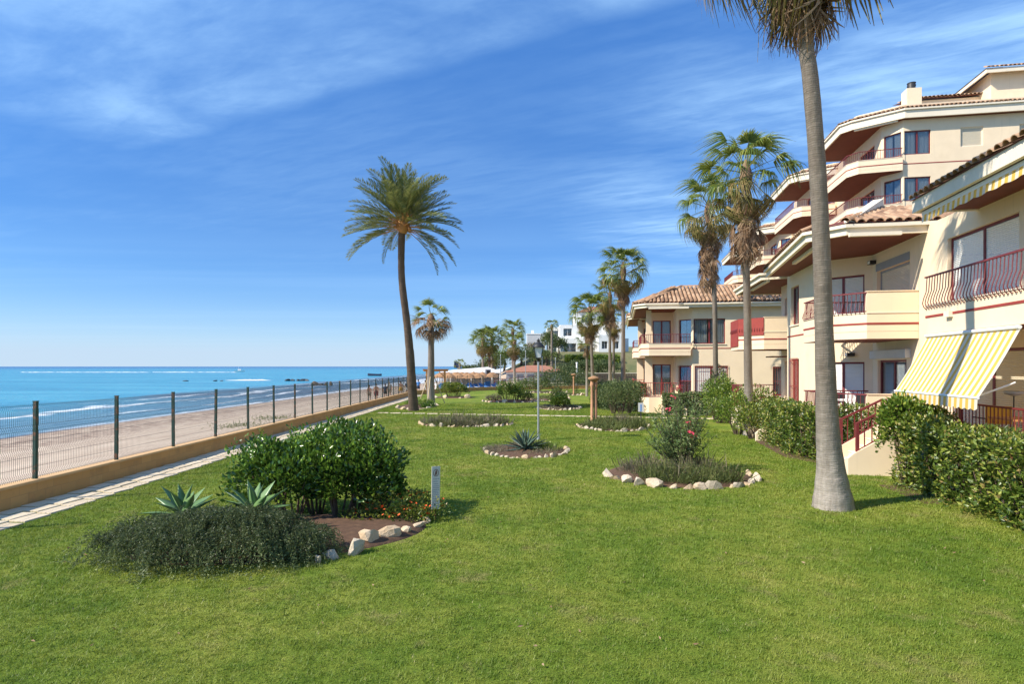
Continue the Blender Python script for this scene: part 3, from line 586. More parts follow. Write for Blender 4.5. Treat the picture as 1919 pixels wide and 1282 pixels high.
def hedge(path, width, z0, z1, n, L, W, m, label, group=None, name='hedge', lump=0.09, cat='hedge', seed=1, soil=0.0):
    """clipped hedge along a world path"""
    r = np.random.default_rng(seed); P2 = np.array([[p[0], p[1]] for p in path]); seg = np.linalg.norm(np.diff(P2, axis=0), axis=1); cum = np.concatenate([[0], np.cumsum(seg)]); T = cum[-1]
    base = Vector((path[0][0], path[0][1], gz(path[0][1]))); root = empty(name, base, 0, label, cat, group)
    s = r.random(n)*(T+width)-width/2; u = r.random(n); w = np.empty(n); z = np.empty(n); H_ = z1-z0
    per = width+2*H_; q = u*per; top = q < width; w = np.where(top, q-width/2, np.where(q < width+H_, -width/2, width/2)); z = np.where(top, H_, np.where(q < width+H_, q-width, q-width-H_))
    end = (s < 0) | (s > T); w = np.where(end, (r.random(n)-.5)*width, w); z = np.where(end, r.random(n)*H_, z)
    rd = 0.14; corner = (z > H_-rd) & (np.abs(w) > width/2-rd); w = np.where(corner, w*0.9, w); z = np.where(corner, z-0.03, z)
    sc = np.clip(s, -0.12, T+0.12); i = np.clip(np.searchsorted(cum, np.clip(sc, 0, T-1e-6), side='right')-1, 0, len(seg)-1); t = (sc-cum[i])/seg[i]
    d = (P2[i+1]-P2[i])/seg[i][:, None]; nn = np.stack([-d[:, 1], d[:, 0]], 1); pos = P2[i]+(P2[i+1]-P2[i])*t[:, None]
    lu = lump*(np.sin(s*3.1+z*4)+np.sin(s*7.3+w*5+1)+np.sin(z*6.1-s*2))*0.6; inw = 0.16*r.random(n)**1.5
    wo = w+np.sign(w)*np.where(top, 0, 1)*(lu-inw); zo = z+np.where(top, lu-inw, 0)
    p = np.stack([pos[:, 0]+nn[:, 0]*wo-base.x, pos[:, 1]+nn[:, 1]*wo-base.y, z0+zo], 1); k = p[:, 2] > 0.01
    out = np.stack([nn[:, 0]*np.sign(w)*(~top), nn[:, 1]*np.sign(w)*(~top), top*1.0], 1)[k]; p = p[k]; N = len(p)
    V, F, rr = leaves(p, out*0.7+rdir(N)*0.8+np.array([0, 0, .35]), L*(0.65+.6*rng.random(N)), W*(.7+.5*rng.random(N)), 0.18, .1)
    link('foliage', np_mesh('foliage', V, F, m, rnd=rr), root, kind='stuff')
    mb = MB(); q2 = random.Random(seed); x = 0.15
    while x < T:
        j = min(int(np.searchsorted(cum, x, side='right')-1), len(seg)-1); tt = (x-cum[j])/seg[j]; b0 = P2[j]+(P2[j+1]-P2[j])*tt
        for _ in range(3):
            a = Vector((b0[0]-base.x+q2.uniform(-.1, .1), b0[1]-base.y+q2.uniform(-.1, .1), -0.05)); e = a+Vector((q2.uniform(-.3, .3)*width, q2.uniform(-.3, .3)*width, z0+H_*q2.uniform(.7, .92))); mb.tube([a, (a+e)*.5+Vector((q2.uniform(-.06, .06), q2.uniform(-.06, .06), 0)), e], [.016, .011, .005], 5)
        x += 0.22
    mb.build('stems', M['bark'], root)
    if soil: sp_ = [(p[0]-base.x, p[1]-base.y) for p in path]; MB().strip(sp_, -width/2-soil, width/2+soil, -.02, .012).build('soil_strip', M['soil'], root)
    # leafy twigs deep inside keep the hedge from being see-through
    ni = max(200, n//3); s2 = r.random(ni)*T; i = np.clip(np.searchsorted(cum, s2, side='right')-1, 0, len(seg)-1); t = (s2-cum[i])/seg[i]; pos = P2[i]+(P2[i+1]-P2[i])*t[:, None]; d = (P2[i+1]-P2[i])/seg[i][:, None]
    w2 = (r.random(ni)-.5)*width*0.7; p = np.stack([pos[:, 0]-d[:, 1]*w2-base.x, pos[:, 1]+d[:, 0]*w2-base.y, z0+0.04+r.random(ni)*(H_-.15)], 1)
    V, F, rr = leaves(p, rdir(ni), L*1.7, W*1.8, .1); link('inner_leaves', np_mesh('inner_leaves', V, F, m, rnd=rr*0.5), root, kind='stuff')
    return root

# ---------------------------------------------------------------- palms
def fan_mesh(name, pet, R0, n, spread, droop, mats, seed, twist=0.3, sag=0.12):
    """fan leaf: leaf stalk along +x, pleated blade of n segments that split and hang at their ends"""
    q = random.Random(seed); V = []; F = []; mi = []; rv = []
    def add(vs, fs, m): o = len(V); V.extend(vs); F.extend([tuple(i+o for i in f) for f in fs]); mi.extend([m]*len(fs)); rv.extend([q.random()]*len(fs))
    pts = [Vector((pet*t, 0, -sag*pet*t*t)) for t in (0, .35, .7, 1)]
    for i in range(3):
        w0 = 0.026-0.005*i; w1 = 0.026-0.005*(i+1)
        add([pts[i]+Vector((0, -w0, 0)), pts[i]+Vector((0, w0, 0)), pts[i+1]+Vector((0, w1, 0)), pts[i+1]+Vector((0, -w1, 0)), pts[i]+Vector((0, 0, -w0)), pts[i+1]+Vector((0, 0, -w1))], [(0,1,2,3), (0,3,5,4), (1,4,5,2)], 1)
    hub = pts[-1]; da = 2*spread/n
    for k in range(n):
        th = -spread+da*(k+.5)+q.uniform(-.05, .05); ln = R0*(0.78+0.22*math.cos(th*0.75))*q.uniform(.86, 1.08); dr = droop*q.uniform(.6, 1.5)
        d = Vector((math.cos(th), math.sin(th), 0)); sd = Vector((-math.sin(th), math.cos(th), 0)); fz = 0.10*(abs(th)/spread)     # the blade's V-fold
        row = []
        for t in (0.03, 0.45, 0.75, 1.0):
            over = max(0, t-0.42); x = t*ln*(1-0.30*dr*over); z = fz*t*ln-dr*over*over*ln*1.5-0.05*t*ln
            w = {0.03: 0.012, 0.45: 0.45*ln*da*0.54, 0.75: 0.45*ln*da*0.34, 1.0: 0.004}[t]
            c = hub+d*x+Vector((0, 0, z))+sd*(q.uniform(-.03, .03)*over*3*ln*twist); pl = 0.35*w
            row.append((c-sd*w+Vector((0, 0, pl)), c-Vector((0, 0, pl*.6)), c+sd*w+Vector((0, 0, pl))))
        vs = [p for r_ in row for p in r_]; fs = []
        for i in range(3): b = i*3; fs += [(b, b+1, b+4, b+3), (b+1, b+2, b+5, b+4)]
        add(vs, fs, 0)
    me = bpy.data.meshes.new(name); me.from_pydata([tuple(v) for v in V], [], F)
    for m_ in mats: me.materials.append(m_)
    me.polygons.foreach_set('material_index', mi); a = me.attributes.new('v', 'FLOAT', 'FACE'); a.data.foreach_set('value', rv); me.update(); return me
FAN = [fan_mesh('frond', 1.25, 0.88, 26, 1.8, 0.85+0.35*i, [M['fan'], M['petiole']], i) for i in range(4)]
FANO = [fan_mesh('frond', 1.15, 0.9, 24, 1.35, 1.3+0.5*i, [M['fanold'], M['petiole']], 10+i, 0.6) for i in range(3)]
FAND = [fan_mesh('dead_frond', 0.75, 1.0, 20, 0.75+.15*i, 0.35+.3*i, [M['dead'], M['deadpet']], 20+i, 1.2, 0.05) for i in range(4)]
def trunk_tube(pts, rad, n, m, name='trunk', parent=None, rough=0.02, seed=0, sub=6):
    """trunk along a smooth curve with uneven rings"""
    q = random.Random(seed); P = [Vector(p) for p in pts]; pp = []; rr = []
    for i in range(len(P)-1):
        p0 = P[max(i-1, 0)]; p1 = P[i]; p2 = P[i+1]; p3 = P[min(i+2, len(P)-1)]
        for j in range(sub):
            t = j/sub; pp.append(0.5*((2*p1)+(p2-p0)*t+(2*p0-5*p1+4*p2-p3)*t*t+(3*p1-p0-3*p2+p3)*t**3)); rr.append((rad[i]+(rad[i+1]-rad[i])*t)*(1+q.uniform(-rough, rough)))
    pp.append(P[-1]); rr.append(rad[-1]); mb = MB().tube(pp, rr, n, caps=True); return mb.build(name, m, parent)
def palm(loc, trunk, rad, label, size=1.0, nf=30, no=10, ndead=26, skirt=1.6, lean=0.0, seed=0, name='fan_palm', green=None, group=None, spreadlow=-0.25):
    """fan palm: trunk points relative to the base, crown heart, fronds, hanging dead leaves"""
    q = random.Random(seed); root = empty(name, loc, 0, label, 'palm tree', group)
    trunk_tube(trunk, rad, 18, M['trunk'], parent=root, seed=seed)
    top = Vector(trunk[-1]); rt = rad[-1]
    hb = MB().lathe([(rt*0.9, -0.7*size), (rt*1.5, -0.35*size), (rt*1.7, 0), (rt*1.1, .35*size), (0.03, .65*size)], 10); crown = hb.build('crown', M['deadpet'], root, top)
    for i in range(nf+no):
        old = i >= nf; u = ((i if not old else i-nf)+.5)/(no if old else nf); az = i*2.39996+q.uniform(-.3, .3)
        el = (math.radians(80)*(1-u)**1.05+spreadlow*u) if not old else q.uniform(-1.15, -0.25)
        s = size*q.uniform(.86, 1.1)*(0.8 if u < .12 and not old else 1); me = q.choice(FANO if old else FAN)
        link('frond', me, crown, (0.1*math.cos(az)*rt, 0.1*math.sin(az)*rt, (0.30 if not old else -0.05)*size*(1-u)), (q.uniform(-.5, .5), -el, az), (s, s, s))
    for i in range(ndead):
        az = i*2.39996+q.uniform(-.4, .4); u = (i+.5)/ndead; z = -0.25*size-u*skirt*0.62; s = size*q.uniform(.75, 1.1)
        link('dead_frond', q.choice(FAND), crown, (rt*.7*math.cos(az), rt*.7*math.sin(az), z), (q.uniform(-.6, .6), q.uniform(1.1, 1.42), az), (s, s*0.62, s*.8))
    return root
def P3(px, py, y): return AT(px, py, y)
def trunkpts(base, pix, y):
    """trunk centre line through photo pixels at the palm's own depth, relative to its base"""
    return [Vector((0, 0, -0.15))]+[P3(a, b, y)-base for a, b in pix]
# the tall palm in front
b0 = G(1561, 952)
palm(b0, [Vector((0, 0, -.1)), Vector((0, 0, .12))]+[P3(a, b, b0.y)-b0 for a, b in ((1557, 880), (1551, 800), (1545, 640), (1540, 480), (1531, 300), (1519, 150), (1509, 60), (1502, -185))],
     [.39, .355, .245, .198, .162, .150, .146, .140, .134, .14], 'tall thick grey fan palm trunk on the near lawn, crown cut by the picture edge', 1.15, 26, 16, 30, 1.3, seed=3, name='fan_palm')
b0 = G(1405, 816)
palm(b0, [Vector((0, 0, -.1)), Vector((0, 0, .1))]+[P3(a, b, b0.y)-b0 for a, b in ((1404, 765), (1402, 700), (1400, 560), (1396, 430), (1398, 330))], [.31, .27, .19, .155, .14, .135, .15],
     'ragged tall fan palm before the balconies with a long skirt of dead leaves', 1.02, 26, 12, 52, 3.4, seed=5)
b0 = G(1343, 783)
palm(b0, [Vector((0, 0, -.1)), Vector((0, 0, .1))]+[P3(a, b, b0.y)-b0 for a, b in ((1342, 750), (1341, 680), (1339, 560), (1334, 470), (1328, 395))], [.27, .23, .155, .13, .125, .13, .14],
     'shaggy fan palm left of the taller ragged one, dead leaves down its upper trunk', 1.05, 20, 16, 60, 4.2, seed=8, spreadlow=-.45)
def simple_palm(px, pyb, pyt, y, r, label, **kw):
    b = AT(px, pyb, y); b.z = float(H(b.x, b.y)) if y > 60 else gz(y); t = AT(kw.pop('pxt', px), pyt, y)-b
    return palm(b, [Vector((0, 0, -.2)), Vector((0, 0, .1)), t*0.5+Vector((kw.pop('bow', 0), 0, 0)), t*0.8, t], [r*1.35, r*1.25, r, r*.92, r*.95], label, **kw)
simple_palm(1168, 728, 508, 42, .135, 'green fan palm standing at the left corner of the low cream house', size=.98, nf=34, no=14, ndead=26, skirt=1.5, seed=11)
simple_palm(1143, 722, 556, 55, .13, 'fan palm half hidden behind the palm at the low house corner', size=1.0, nf=24, no=12, ndead=34, skirt=2.2, seed=12)
simple_palm(1112, 712, 588, 56, .14, 'bushy fan palm right of the street lamp with a brown skirt under green fans', size=1.1, nf=34, no=14, ndead=24, skirt=1.6, seed=13, pxt=1106)
simple_palm(1100, 722, 640, 60, .12, 'small thin palm under the bushy fan palm beside the terracotta column', size=.7, nf=16, no=6, ndead=8, skirt=.6, seed=14)
simple_palm(964, 718, 645, 84, .17, 'fan palm with drooping brown skirt left of the street lamp', size=.95, nf=26, no=12, ndead=22, skirt=1.6, seed=15)
simple_palm(1150, 722, 600, 62, .13, 'slender far palm beside the left edge of the low cream house', size=.95, nf=18, no=8, ndead=16, skirt=1.2, seed=16)
simple_palm(1034, 668, 612, 115, .2, 'small crowned palm before the white hillside houses', size=.8, nf=22, no=2, ndead=2, skirt=.5, seed=17)
simple_palm(905, 690, 640, 118, .24, 'left palm of the dark far clump by the sea', size=1.5, nf=36, no=12, ndead=14, skirt=1.0, seed=18)
simple_palm(922, 690, 636, 122, .24, 'right palm of the dark far clump by the sea', size=1.55, nf=36, no=12, ndead=14, skirt=1.0, seed=19)
simple_palm(917, 690, 664, 119, .22, 'low palm in the middle of the dark far clump', size=1.1, nf=30, no=4, ndead=4, skirt=.6, seed=20)
simple_palm(862, 696, 684, 112, .12, 'tiny far palm at the sea end of the beach bar', size=.7, nf=14, no=2, ndead=2, skirt=.3, seed=21)
simple_palm(961, 680, 622, 108, .2, 'taller far palm rising behind the skirted palm near the lamp', size=1.25, nf=30, no=4, ndead=6, skirt=.8, seed=22)
# the half-dead palm with stakes
b0 = G(808, 757)
pp = palm(b0, [Vector((0, 0, -.1)), Vector((0, 0, .2))]+[P3(a, b, b0.y)-b0 for a, b in ((807, 720), (808, 680), (808, 640), (808, 600))], [.33, .31, .29, .25, .22, .2],
     'half dead palm with brown drooping leaves held by three wooden stakes', .85, 12, 0, 0, 0, seed=31, name='dying_palm')
pc = [c for c in pp.children if c.name.startswith('crown')][0]; q = random.Random(5)
for i in range(26):
    az = i*2.4; link('dead_frond', q.choice(FAND+[FAND[3]]), pc, (0.1*math.cos(az), .1*math.sin(az), -.1), (q.uniform(-.5, .5), q.uniform(-.25, 1.15), az), (1.05, 1.0, 1.05))
for a in (0.5, 2.7, 4.6):
    MB().tube([(1.15*math.cos(a), 1.15*math.sin(a), -.05), (.24*math.cos(a), .24*math.sin(a), 2.1)], .035, 6).build('stake', M['palewood'], pp)
# date palm
def pinnate_mesh(seed, L=2.9, arch=1.0, n=46, m=None):
    q = random.Random(seed); V = []; F = []; mi = []; rv = []
    def add(vs, fs, m): o = len(V); V.extend(vs); F.extend([tuple(i+o for i in f) for f in fs]); mi.extend([m]*len(fs)); rv.extend([q.random()]*len(fs))
    def at(t): return Vector((L*t*(1-.10*arch*t*t), 0, -0.30*arch*L*t**2.3))
    ts = [0, .15, .3, .5, .7, .85, 1]
    for a, b in zip(ts, ts[1:]):
        p = at(a); r = at(b); w0 = .034*(1-a)+.004; w1 = .034*(1-b)+.004
        add([p+Vector((0, -w0, 0)), p+Vector((0, w0, 0)), r+Vector((0, w1, 0)), r+Vector((0, -w1, 0)), p+Vector((0, 0, -w0)), r+Vector((0, 0, -w1))], [(0,1,2,3), (0,3,5,4), (1,4,5,2)], 1 if a < .3 else 2)
    for i in range(n):
        t = .20+.80*(i+.5)/n; p = at(t); d = (at(min(1, t+.01))-at(t-.01)).normalized(); ln = (0.50*math.sin(math.pi*min(1, (t-.1)*.95+.12))**.7+.06)*q.uniform(.85, 1.12)
        for s in (-1, 1):
            sd = Vector((0, s, 0)); up = Vector((0, 0, 1)); dd = (d*0.75+sd*.75+up*q.uniform(.05, .45)).normalized(); w = .027; pe = d*w
            tip = p+dd*ln-up*(.06*ln); mid = p+dd*ln*.5
            add([p, mid+pe, tip, mid-pe], [(0,1,2), (0,2,3)], 0)
    me = bpy.data.meshes.new('frond'); me.from_pydata([tuple(v) for v in V], [], F)
    for m_ in (M['pinnate'], M['orpet'], M['petiole']): me.materials.append(m_)
    me.polygons.foreach_set('material_index', mi); a = me.attributes.new('v', 'FLOAT', 'FACE'); a.data.foreach_set('value', rv); me.update(); return me
PIN = [pinnate_mesh(i, 2.75+.12*i, .38+.22*i) for i in range(4)]
b0 = G(775, 771); dp = empty('date_palm', b0, 0, 'tall slender date palm with full feathery crown beside the sea path', 'palm tree')
tp = [Vector((0, 0, -.1)), Vector((0, 0, .15))]+[P3(a, b, b0.y)-b0 for a, b in ((772, 720), (768, 660), (762, 600), (754, 535), (752, 490), (753, 440), (755, 425))]
trunk_tube(tp, [.40, .33, .28, .26, .225, .215, .21, .22, .24], 20, M['trunkdark'], parent=dp, rough=.04, seed=4, sub=8)
ct = tp[-1]; dc = MB().lathe([(.22, -.45), (.34, -.2), (.36, .05), (.25, .5), (.1, 1.0), (.02, 1.5)], 12).build('crown', M['orpet'], dp, ct); q = random.Random(9)
for i in range(86):
    u = (i+.5)/86; az = i*2.39996+q.uniform(-.2, .2); el = math.radians(86)-math.radians(96)*u**1.05; s = q.uniform(1.12, 1.36)*(1.0 if u > .08 else .92)
    link('frond', q.choice(PIN), dc, (.12*math.cos(az), .12*math.sin(az), .35*(1-u)), (q.uniform(-.5, .5), -el, az), (s, s, s))
for az, el, s in ((2.9, -.75, .8), (0.3, -.62, 1.15), (-0.15, -.45, 1.25), (3.3, -.25, 1.25), (0.05, -.3, 1.3), (3.0, -.12, 1.3)): link('frond', PIN[3], dc, (.2*math.cos(az), .2*math.sin(az), -.15), (0, -el, az), (s, s, s))
for k in range(3): MB().tube([(.2*math.cos(k*2), .2*math.sin(k*2)-.1, .2), (.4*math.cos(k*2), .4*math.sin(k*2)-.2, .1), (.5*math.cos(k*2), .5*math.sin(k*2)-.25, -.25)], [.02, .03, .12], 6).build('fruit_stalk', M['orpet'], dc)

# ---------------------------------------------------------------- flower beds
def stone_mesh(seed):
    r = random.Random(seed); bm = bmesh.new(); bmesh.ops.create_icosphere(bm, subdivisions=2, radius=1.0)
    pl = [(Vector((r.gauss(0, 1), r.gauss(0, 1), r.gauss(0, .8))).normalized(), r.uniform(.36, .66)) for _ in range(11)]
    for v in bm.verts:
        for n, d in pl:
            k = v.co.dot(n)
            if k > d: v.co -= n*(k-d)
        v.co *= 1+r.uniform(-.035, .035)
    me = bpy.data.meshes.new('stone'); bm.to_mesh(me); bm.free(); me.materials.append(M['stone']); return me
STONES = [stone_mesh(i) for i in range(12)]
def bed(key, label, arcs, size, soil_h=0.06, gap=.86, jit=.25):
    """stone-edged bed; arcs = stretches of its rim (angles from +x, degrees) that show stones"""
    cx, cy, hw, hd, t = BEDS[key]; root = empty('flower_bed', (cx, cy, gz(cy)), t, label, 'flower bed'); q = random.Random(hash(key) % 1000 if False else len(key)*7+int(hw*10))
    n = 36; mb = MB(); ring = [(hw*math.cos(6.2832*i/n)*.99, hd*math.sin(6.2832*i/n)*.99) for i in range(n)]; rows = [(1.0, -.06), (.985, .004), (.86, soil_h*.7), (.5, soil_h*1.4)]; vs = []
    for f, z in rows: vs += [(x*f, y*f, z) for x, y in ring]
    vs.append((0, 0, soil_h*1.6)); fs = [(k*n+i, k*n+(i+1)%n, (k+1)*n+(i+1)%n, (k+1)*n+i) for k in range(3) for i in range(n)]+[(3*n+i, 3*n+(i+1)%n, 4*n) for i in range(n)]
    mb.add(vs, fs, 0, True); mb.build('soil', M['soil'], root)
    for a0, a1 in arcs:
        a = a0
        while a < a1:
            s = size*1.12*q.uniform(.62, 1.45)*(0.6 if q.random() < .2 else 1.0); th = math.radians(a); x = hw*math.cos(th); y = hd*math.sin(th); tan = math.atan2(hd*math.cos(th), -hw*math.sin(th))
            link('stone', q.choice(STONES), root, (x+q.uniform(-.04, .04), y+q.uniform(-.04, .04), s*.12), (q.uniform(-.3, .3), q.uniform(-.3, .3), tan+q.uniform(-.5, .5)), (s*q.uniform(.85, 1.5), s*q.uniform(.7, 1.0), s*q.uniform(.5, 1.05)))
            a += math.degrees(2.1*s*gap/math.hypot(hw*math.sin(th), hd*math.cos(th)))
    return root
bed('shrub', 'large near bed with a big dark shrub, rosemary and grey boulders', [], .06, .07)
sb = [o for o in bpy.data.objects if o.get('label', '').startswith('large near bed')][0]
for px, py, s, sx, sz, k in ((668, 1036, .155, 1.0, .95, 1), (697, 1016, .19, .85, 1.0, 4), (731, 1008, .20, 1.15, .8, 7), (760, 1000, .11, 1.2, .6, 2), (782, 990, .10, 1.2, .6, 3), (800, 981, .09, 1.1, .6, 5), (622, 1048, .12, 1.3, .5, 6), (595, 1055, .1, 1.2, .5, 8)):
    p = sb.matrix_world.inverted() @ Vector((0, 0, 0)); w = G(px, py); cx, cy, hw, hd, t = BEDS['shrub']; dx = w.x-cx; dy = w.y-cy
    link('stone', STONES[k], sb, (dx*math.cos(t)+dy*math.sin(t), -dx*math.sin(t)+dy*math.cos(t), s*.35), (.2*k, .3, k), (s*sx*1.25, s*1.2, s*sz*1.2))
bed('oleander', 'stone ringed bed with the tall pink oleander', [(185, 372)], .155, .05)
bed('agave', 'small round bed with a blue agave under the street lamp', [(170, 375)], .125, .05)
bed('lavender', 'long bed of dry lavender beside the date palm foot', [(182, 362)], .15, .05)
bed('column', 'bed of low herbs round the near pair of terracotta columns', [(172, 372)], .16, .05)
bed('palm', 'narrow stony bed under the staked half dead palm', [(190, 365)], .17, .05)
bed('roundbush', 'far bed with a big round bush and white stones', [(185, 360)], .2, .05, 1.3)
bed('yellow', 'stone ringed bed with a small yellow green bush behind the lamp', [(180, 385)], .15, .05)
bed('corner', 'far corner bed edged with scattered white stones', [(190, 355)], .26, .05, 1.9)
bed('farleft', 'far bed with scattered stones behind the yellow green bush', [(190, 420)], .19, .05, 1.1)
bed('farcolumn', 'far stony bed at the foot of the single terracotta column', [(180, 400)], .19, .05, 1.3)
bed('far', 'farthest pale bed near the end of the lawn', [(190, 350)], .2, .05, 1.2)

# near bed: the big glossy shrub
shrub('glossy_shrub', G(600, 968), [((-.85, .05, .66), (.72, .75, .66)), ((-.15, .25, .80), (.80, .8, .76)), ((.70, .15, .74), (.72, .75, .72)), ((-.4, -.3, .52), (.7, .6, .55)), ((.45, -.25, .55), (.7, .55, .58)), ((1.15, .0, .5), (.4, .45, .5))], 11500, .095, .056, M['glossy'],
      'big dark green glossy shrub in the near flower bed', up=.55)
gs = [o for o in bpy.data.objects if o.name.startswith('glossy_shrub')][0]
parts = []; q = random.Random(4)
for i in range(115):                                   # upright young shoots above the shrub
    x = q.uniform(-1.5, 1.3); y = q.uniform(-.5, .7); top = 1.40-.22*abs(x)**1.5*.5+q.uniform(-.18, .24); n = 16; z = top-.36+.36*np.arange(n)/n
    P = np.stack([x+.03*rng.normal(size=n), y+.03*rng.normal(size=n), z], 1); D = rdir(n)*.8+np.array([0, 0, .75]); parts.append(leaves(P, D, .075, .042, .18, .05))
V, F, r = merge(parts); link('shoots', np_mesh('shoots', V, F, M['glossy'], rnd=np.clip(r*.6+.45, 0, 1)), gs, kind='stuff')
# rosemary: trailing strands
def rosemary():
    c = G(415, 1046); root = empty('rosemary', c, 0, 'dark trailing rosemary spilling over the near bed', 'shrub'); parts = []; q = np.random.default_rng(11); stems = MB()
    for j in range(190):                                  # clumps of strands that arch over and hang together
        a = q.random()*6.283; rr = np.sqrt(q.random()); X0 = 1.50*rr*np.cos(a)-.05; Y0 = .74*rr*np.sin(a)+.08+.10*X0*.6; hgt = .58*(1-.45*(X0/1.6)**2-.45*((Y0-.1)/.85)**2)*(.82+.3*q.random())*(1.0 if X0 < .75 else .72)
        out = np.array([X0/1.5*.9, (Y0-.1)/.7-.35]); out = out/max(.25, np.hypot(*out))*.75+q.normal(size=2)*.3; L0 = .34+.22*q.random()
        for i in range(11):
            x0 = X0+q.normal()*.07; y0 = Y0+q.normal()*.06; z0 = max(.06, hgt+q.normal()*.035); o = out+q.normal(size=2)*.22; L = L0*(.7+.5*q.random()); n = 40; t = np.linspace(0, 1, n)
            x = x0+o[0]*L*.62*t; y = y0+o[1]*L*.62*t; z = np.maximum(z0+.30*L*t-1.15*L*t**1.9, .025+.02*q.random())
            P = np.stack([x, y, z], 1); D = unit(np.gradient(P, axis=0))*.65+rdir(n)*.85; parts.append(leaves(P+rng.normal(size=(n, 3))*.005, D, .032+.014*q.random(n), .0105, .05))
            parts[-1] = (parts[-1][0], parts[-1][1], np.clip(parts[-1][2]*.55+np.repeat(t, 2)*.45, 0, 1))
        stems.tube([(X0*.7, Y0*.7, .0), (X0, Y0, max(.05, hgt-.05))], [.012, .006], 4)
    V, F, r = merge(parts); link('foliage', np_mesh('foliage', V, F, M['rosemary'], rnd=r), root, kind='stuff'); stems.build('stems', M['bark'], root)
rosemary()
def agave(loc, n, L, W, m, label, lift=0.0, els=(85, 5), curve=.35, seed=0, thick=.022):
    q = random.Random(seed); root = empty('agave', loc, 0, label, 'agave'); vs = []; k = 9
    mb = MB()
    for i in range(k):
        t = i/(k-1); w = W*(.42+.9*math.sin(math.pi*min(1, t*.62+.22))**1.5*.72) * (1-t**3.2) + .002; x = L*t; z = -curve*L*.35*t*t+.0
        th = thick*(1-t)+.003; vs += [(x, -w/2, z+w*.22), (x, 0, z), (x, w/2, z+w*.22), (x, 0, z-th)]
    fs = []
    for i in range(k-1):
        b = i*4; c = b+4; fs += [(b, b+1, c+1, c), (b+1, b+2, c+2, c+1), (b+2, b+3, c+3, c+2), (b+3, b, c, c+3)]
    mb.add(vs, fs, 0, True); me = mb.mesh('leaf', m)
    MB().lathe([(.05, -.1), (.06, lift*.5), (.07, lift), (.05, lift+.10), (.01, lift+.16)], 8).build('stem', M['bark'], root)
    for i in range(n):
        u = (i+.5)/n; az = i*2.39996+q.uniform(-.2, .2); el = math.radians(els[0]+(els[1]-els[0])*u**.8+q.uniform(-6, 6)); s = (.72+.36*u)*q.uniform(.88, 1.1)
        link('leaf', me, root, (.035*math.cos(az), .035*math.sin(az), lift+.10*(1-u)), (q.uniform(-.25, .25), -el, az), (s, s, s))
    return root
agave(G(345, 992), 15, .62, .17, M['agave'], 'left broad leaved agave rising behind the rosemary', .18, (82, 8), .3, 1)
agave(G(478, 1012), 16, .60, .17, M['agave'], 'right broad leaved agave against the big dark shrub', .36, (82, 10), .3, 2)
agave(G(985, 846), 34, .78, .11, M['agaveblue'], 'dark blue green spiky agave in the small bed by the lamp', .06, (86, 4), .05, 3)
# orange flowered ground cover
def lantana():
    c = G(755, 978); root = empty('lantana', c, 0, 'low orange flowering plant at the right end of the near bed', 'flowers')
    bl = [((-.15, .3, .16), (.6, .45, .28)), ((.32, .3, .15), (.38, .4, .27)), ((-.55, .0, .06), (.4, .3, .16)), ((.1, .0, .08), (.4, .25, .16))]; link('foliage', shrub_foliage(bl, 3600, .05, .03, M['hedge'], .6), root, kind='stuff'); q = random.Random(6)
    fm = MB()
    for i in range(7): a = i*.9; fm.add([(0, 0, 0), (.02*math.cos(a), .02*math.sin(a), .012), (.022*math.cos(a+.45), .022*math.sin(a+.45), .008), (.02*math.cos(a+.9), .02*math.sin(a+.9), .012)], [(0,1,2,3)])
    fme = fm.mesh('flower', M['flower_or'])
    for i in range(80):
        bc, br = q.choice(bl); a = q.uniform(0, 6.28); e = q.uniform(.2, 1.4); link('flower', fme, root, (bc[0]+br[0]*math.cos(a)*math.cos(e)*1.02, bc[1]+br[1]*math.sin(a)*math.cos(e)*1.02, max(.04, bc[2]+br[2]*math.sin(e)*1.05)), (q.uniform(-.6, .9), q.uniform(-.6, .6), a), (q.uniform(.8, 1.5),)*3)
lantana()
# oleander
def oleander():
    c = G(1293, 893); c.y += .7; c.z = gz(c.y); root = empty('oleander', c, 0, 'tall loose oleander with pink flowers in the stone ringed bed', 'shrub'); parts = []; st = MB(); q = np.random.default_rng(5); tips = []
    for i in range(112):
        a = q.random()*6.283; sp = (.12+.80*q.random()**.75); h = (.85+1.1*q.random())*(1.15-.45*sp); 
        if i < 5: sp *= .3; h = 1.85+.09*i; a = 2.6+.2*i
        n = 50; t = np.linspace(.10, 1, n); bend = .85 if i % 2 else 1.25; x = np.cos(a)*sp*t**bend; y = np.sin(a)*sp*t**bend; z = h*t**.9
        P = np.stack([x, y, z], 1)+rng.normal(size=(n, 3))*.014; D = rdir(n)*.85+np.array([math.cos(a)*.3, math.sin(a)*.3, .55]); parts.append(leaves(P, D, .125*(.7+.5*q.random(n)), .027, .1, .12))
        st.tube([(x[0]*.4, y[0]*.4, -.03), (x[15], y[15], z[15]), (x[-1], y[-1], z[-1])], [.013, .009, .004], 5); tips.append((x[-1], y[-1], z[-1]))
    V, F, r = merge(parts); link('foliage', np_mesh('foliage', V, F, M['oleander'], rnd=r), root, kind='stuff'); st.build('stems', M['bark'], root)
    fm = MB()
    for k in range(4):
        o = Vector((.045*math.cos(k*1.7), .045*math.sin(k*1.7), .02*k))
        for i in range(5): a = i*1.2566; fm.add([o, o+Vector((.03*math.cos(a-.4), .03*math.sin(a-.4), .015)), o+Vector((.042*math.cos(a), .042*math.sin(a), .01)), o+Vector((.03*math.cos(a+.4), .03*math.sin(a+.4), .015))], [(0,1,2,3)])
    fme = fm.mesh('flower', M['flower_pk'])
    for i in (0, 2, 3, 9, 15, 22, 30, 37, 44): link('flower', fme, root, (tips[i][0], tips[i][1]-.03, tips[i][2]), (.6, .1, i), (1.15,)*3)
oleander()
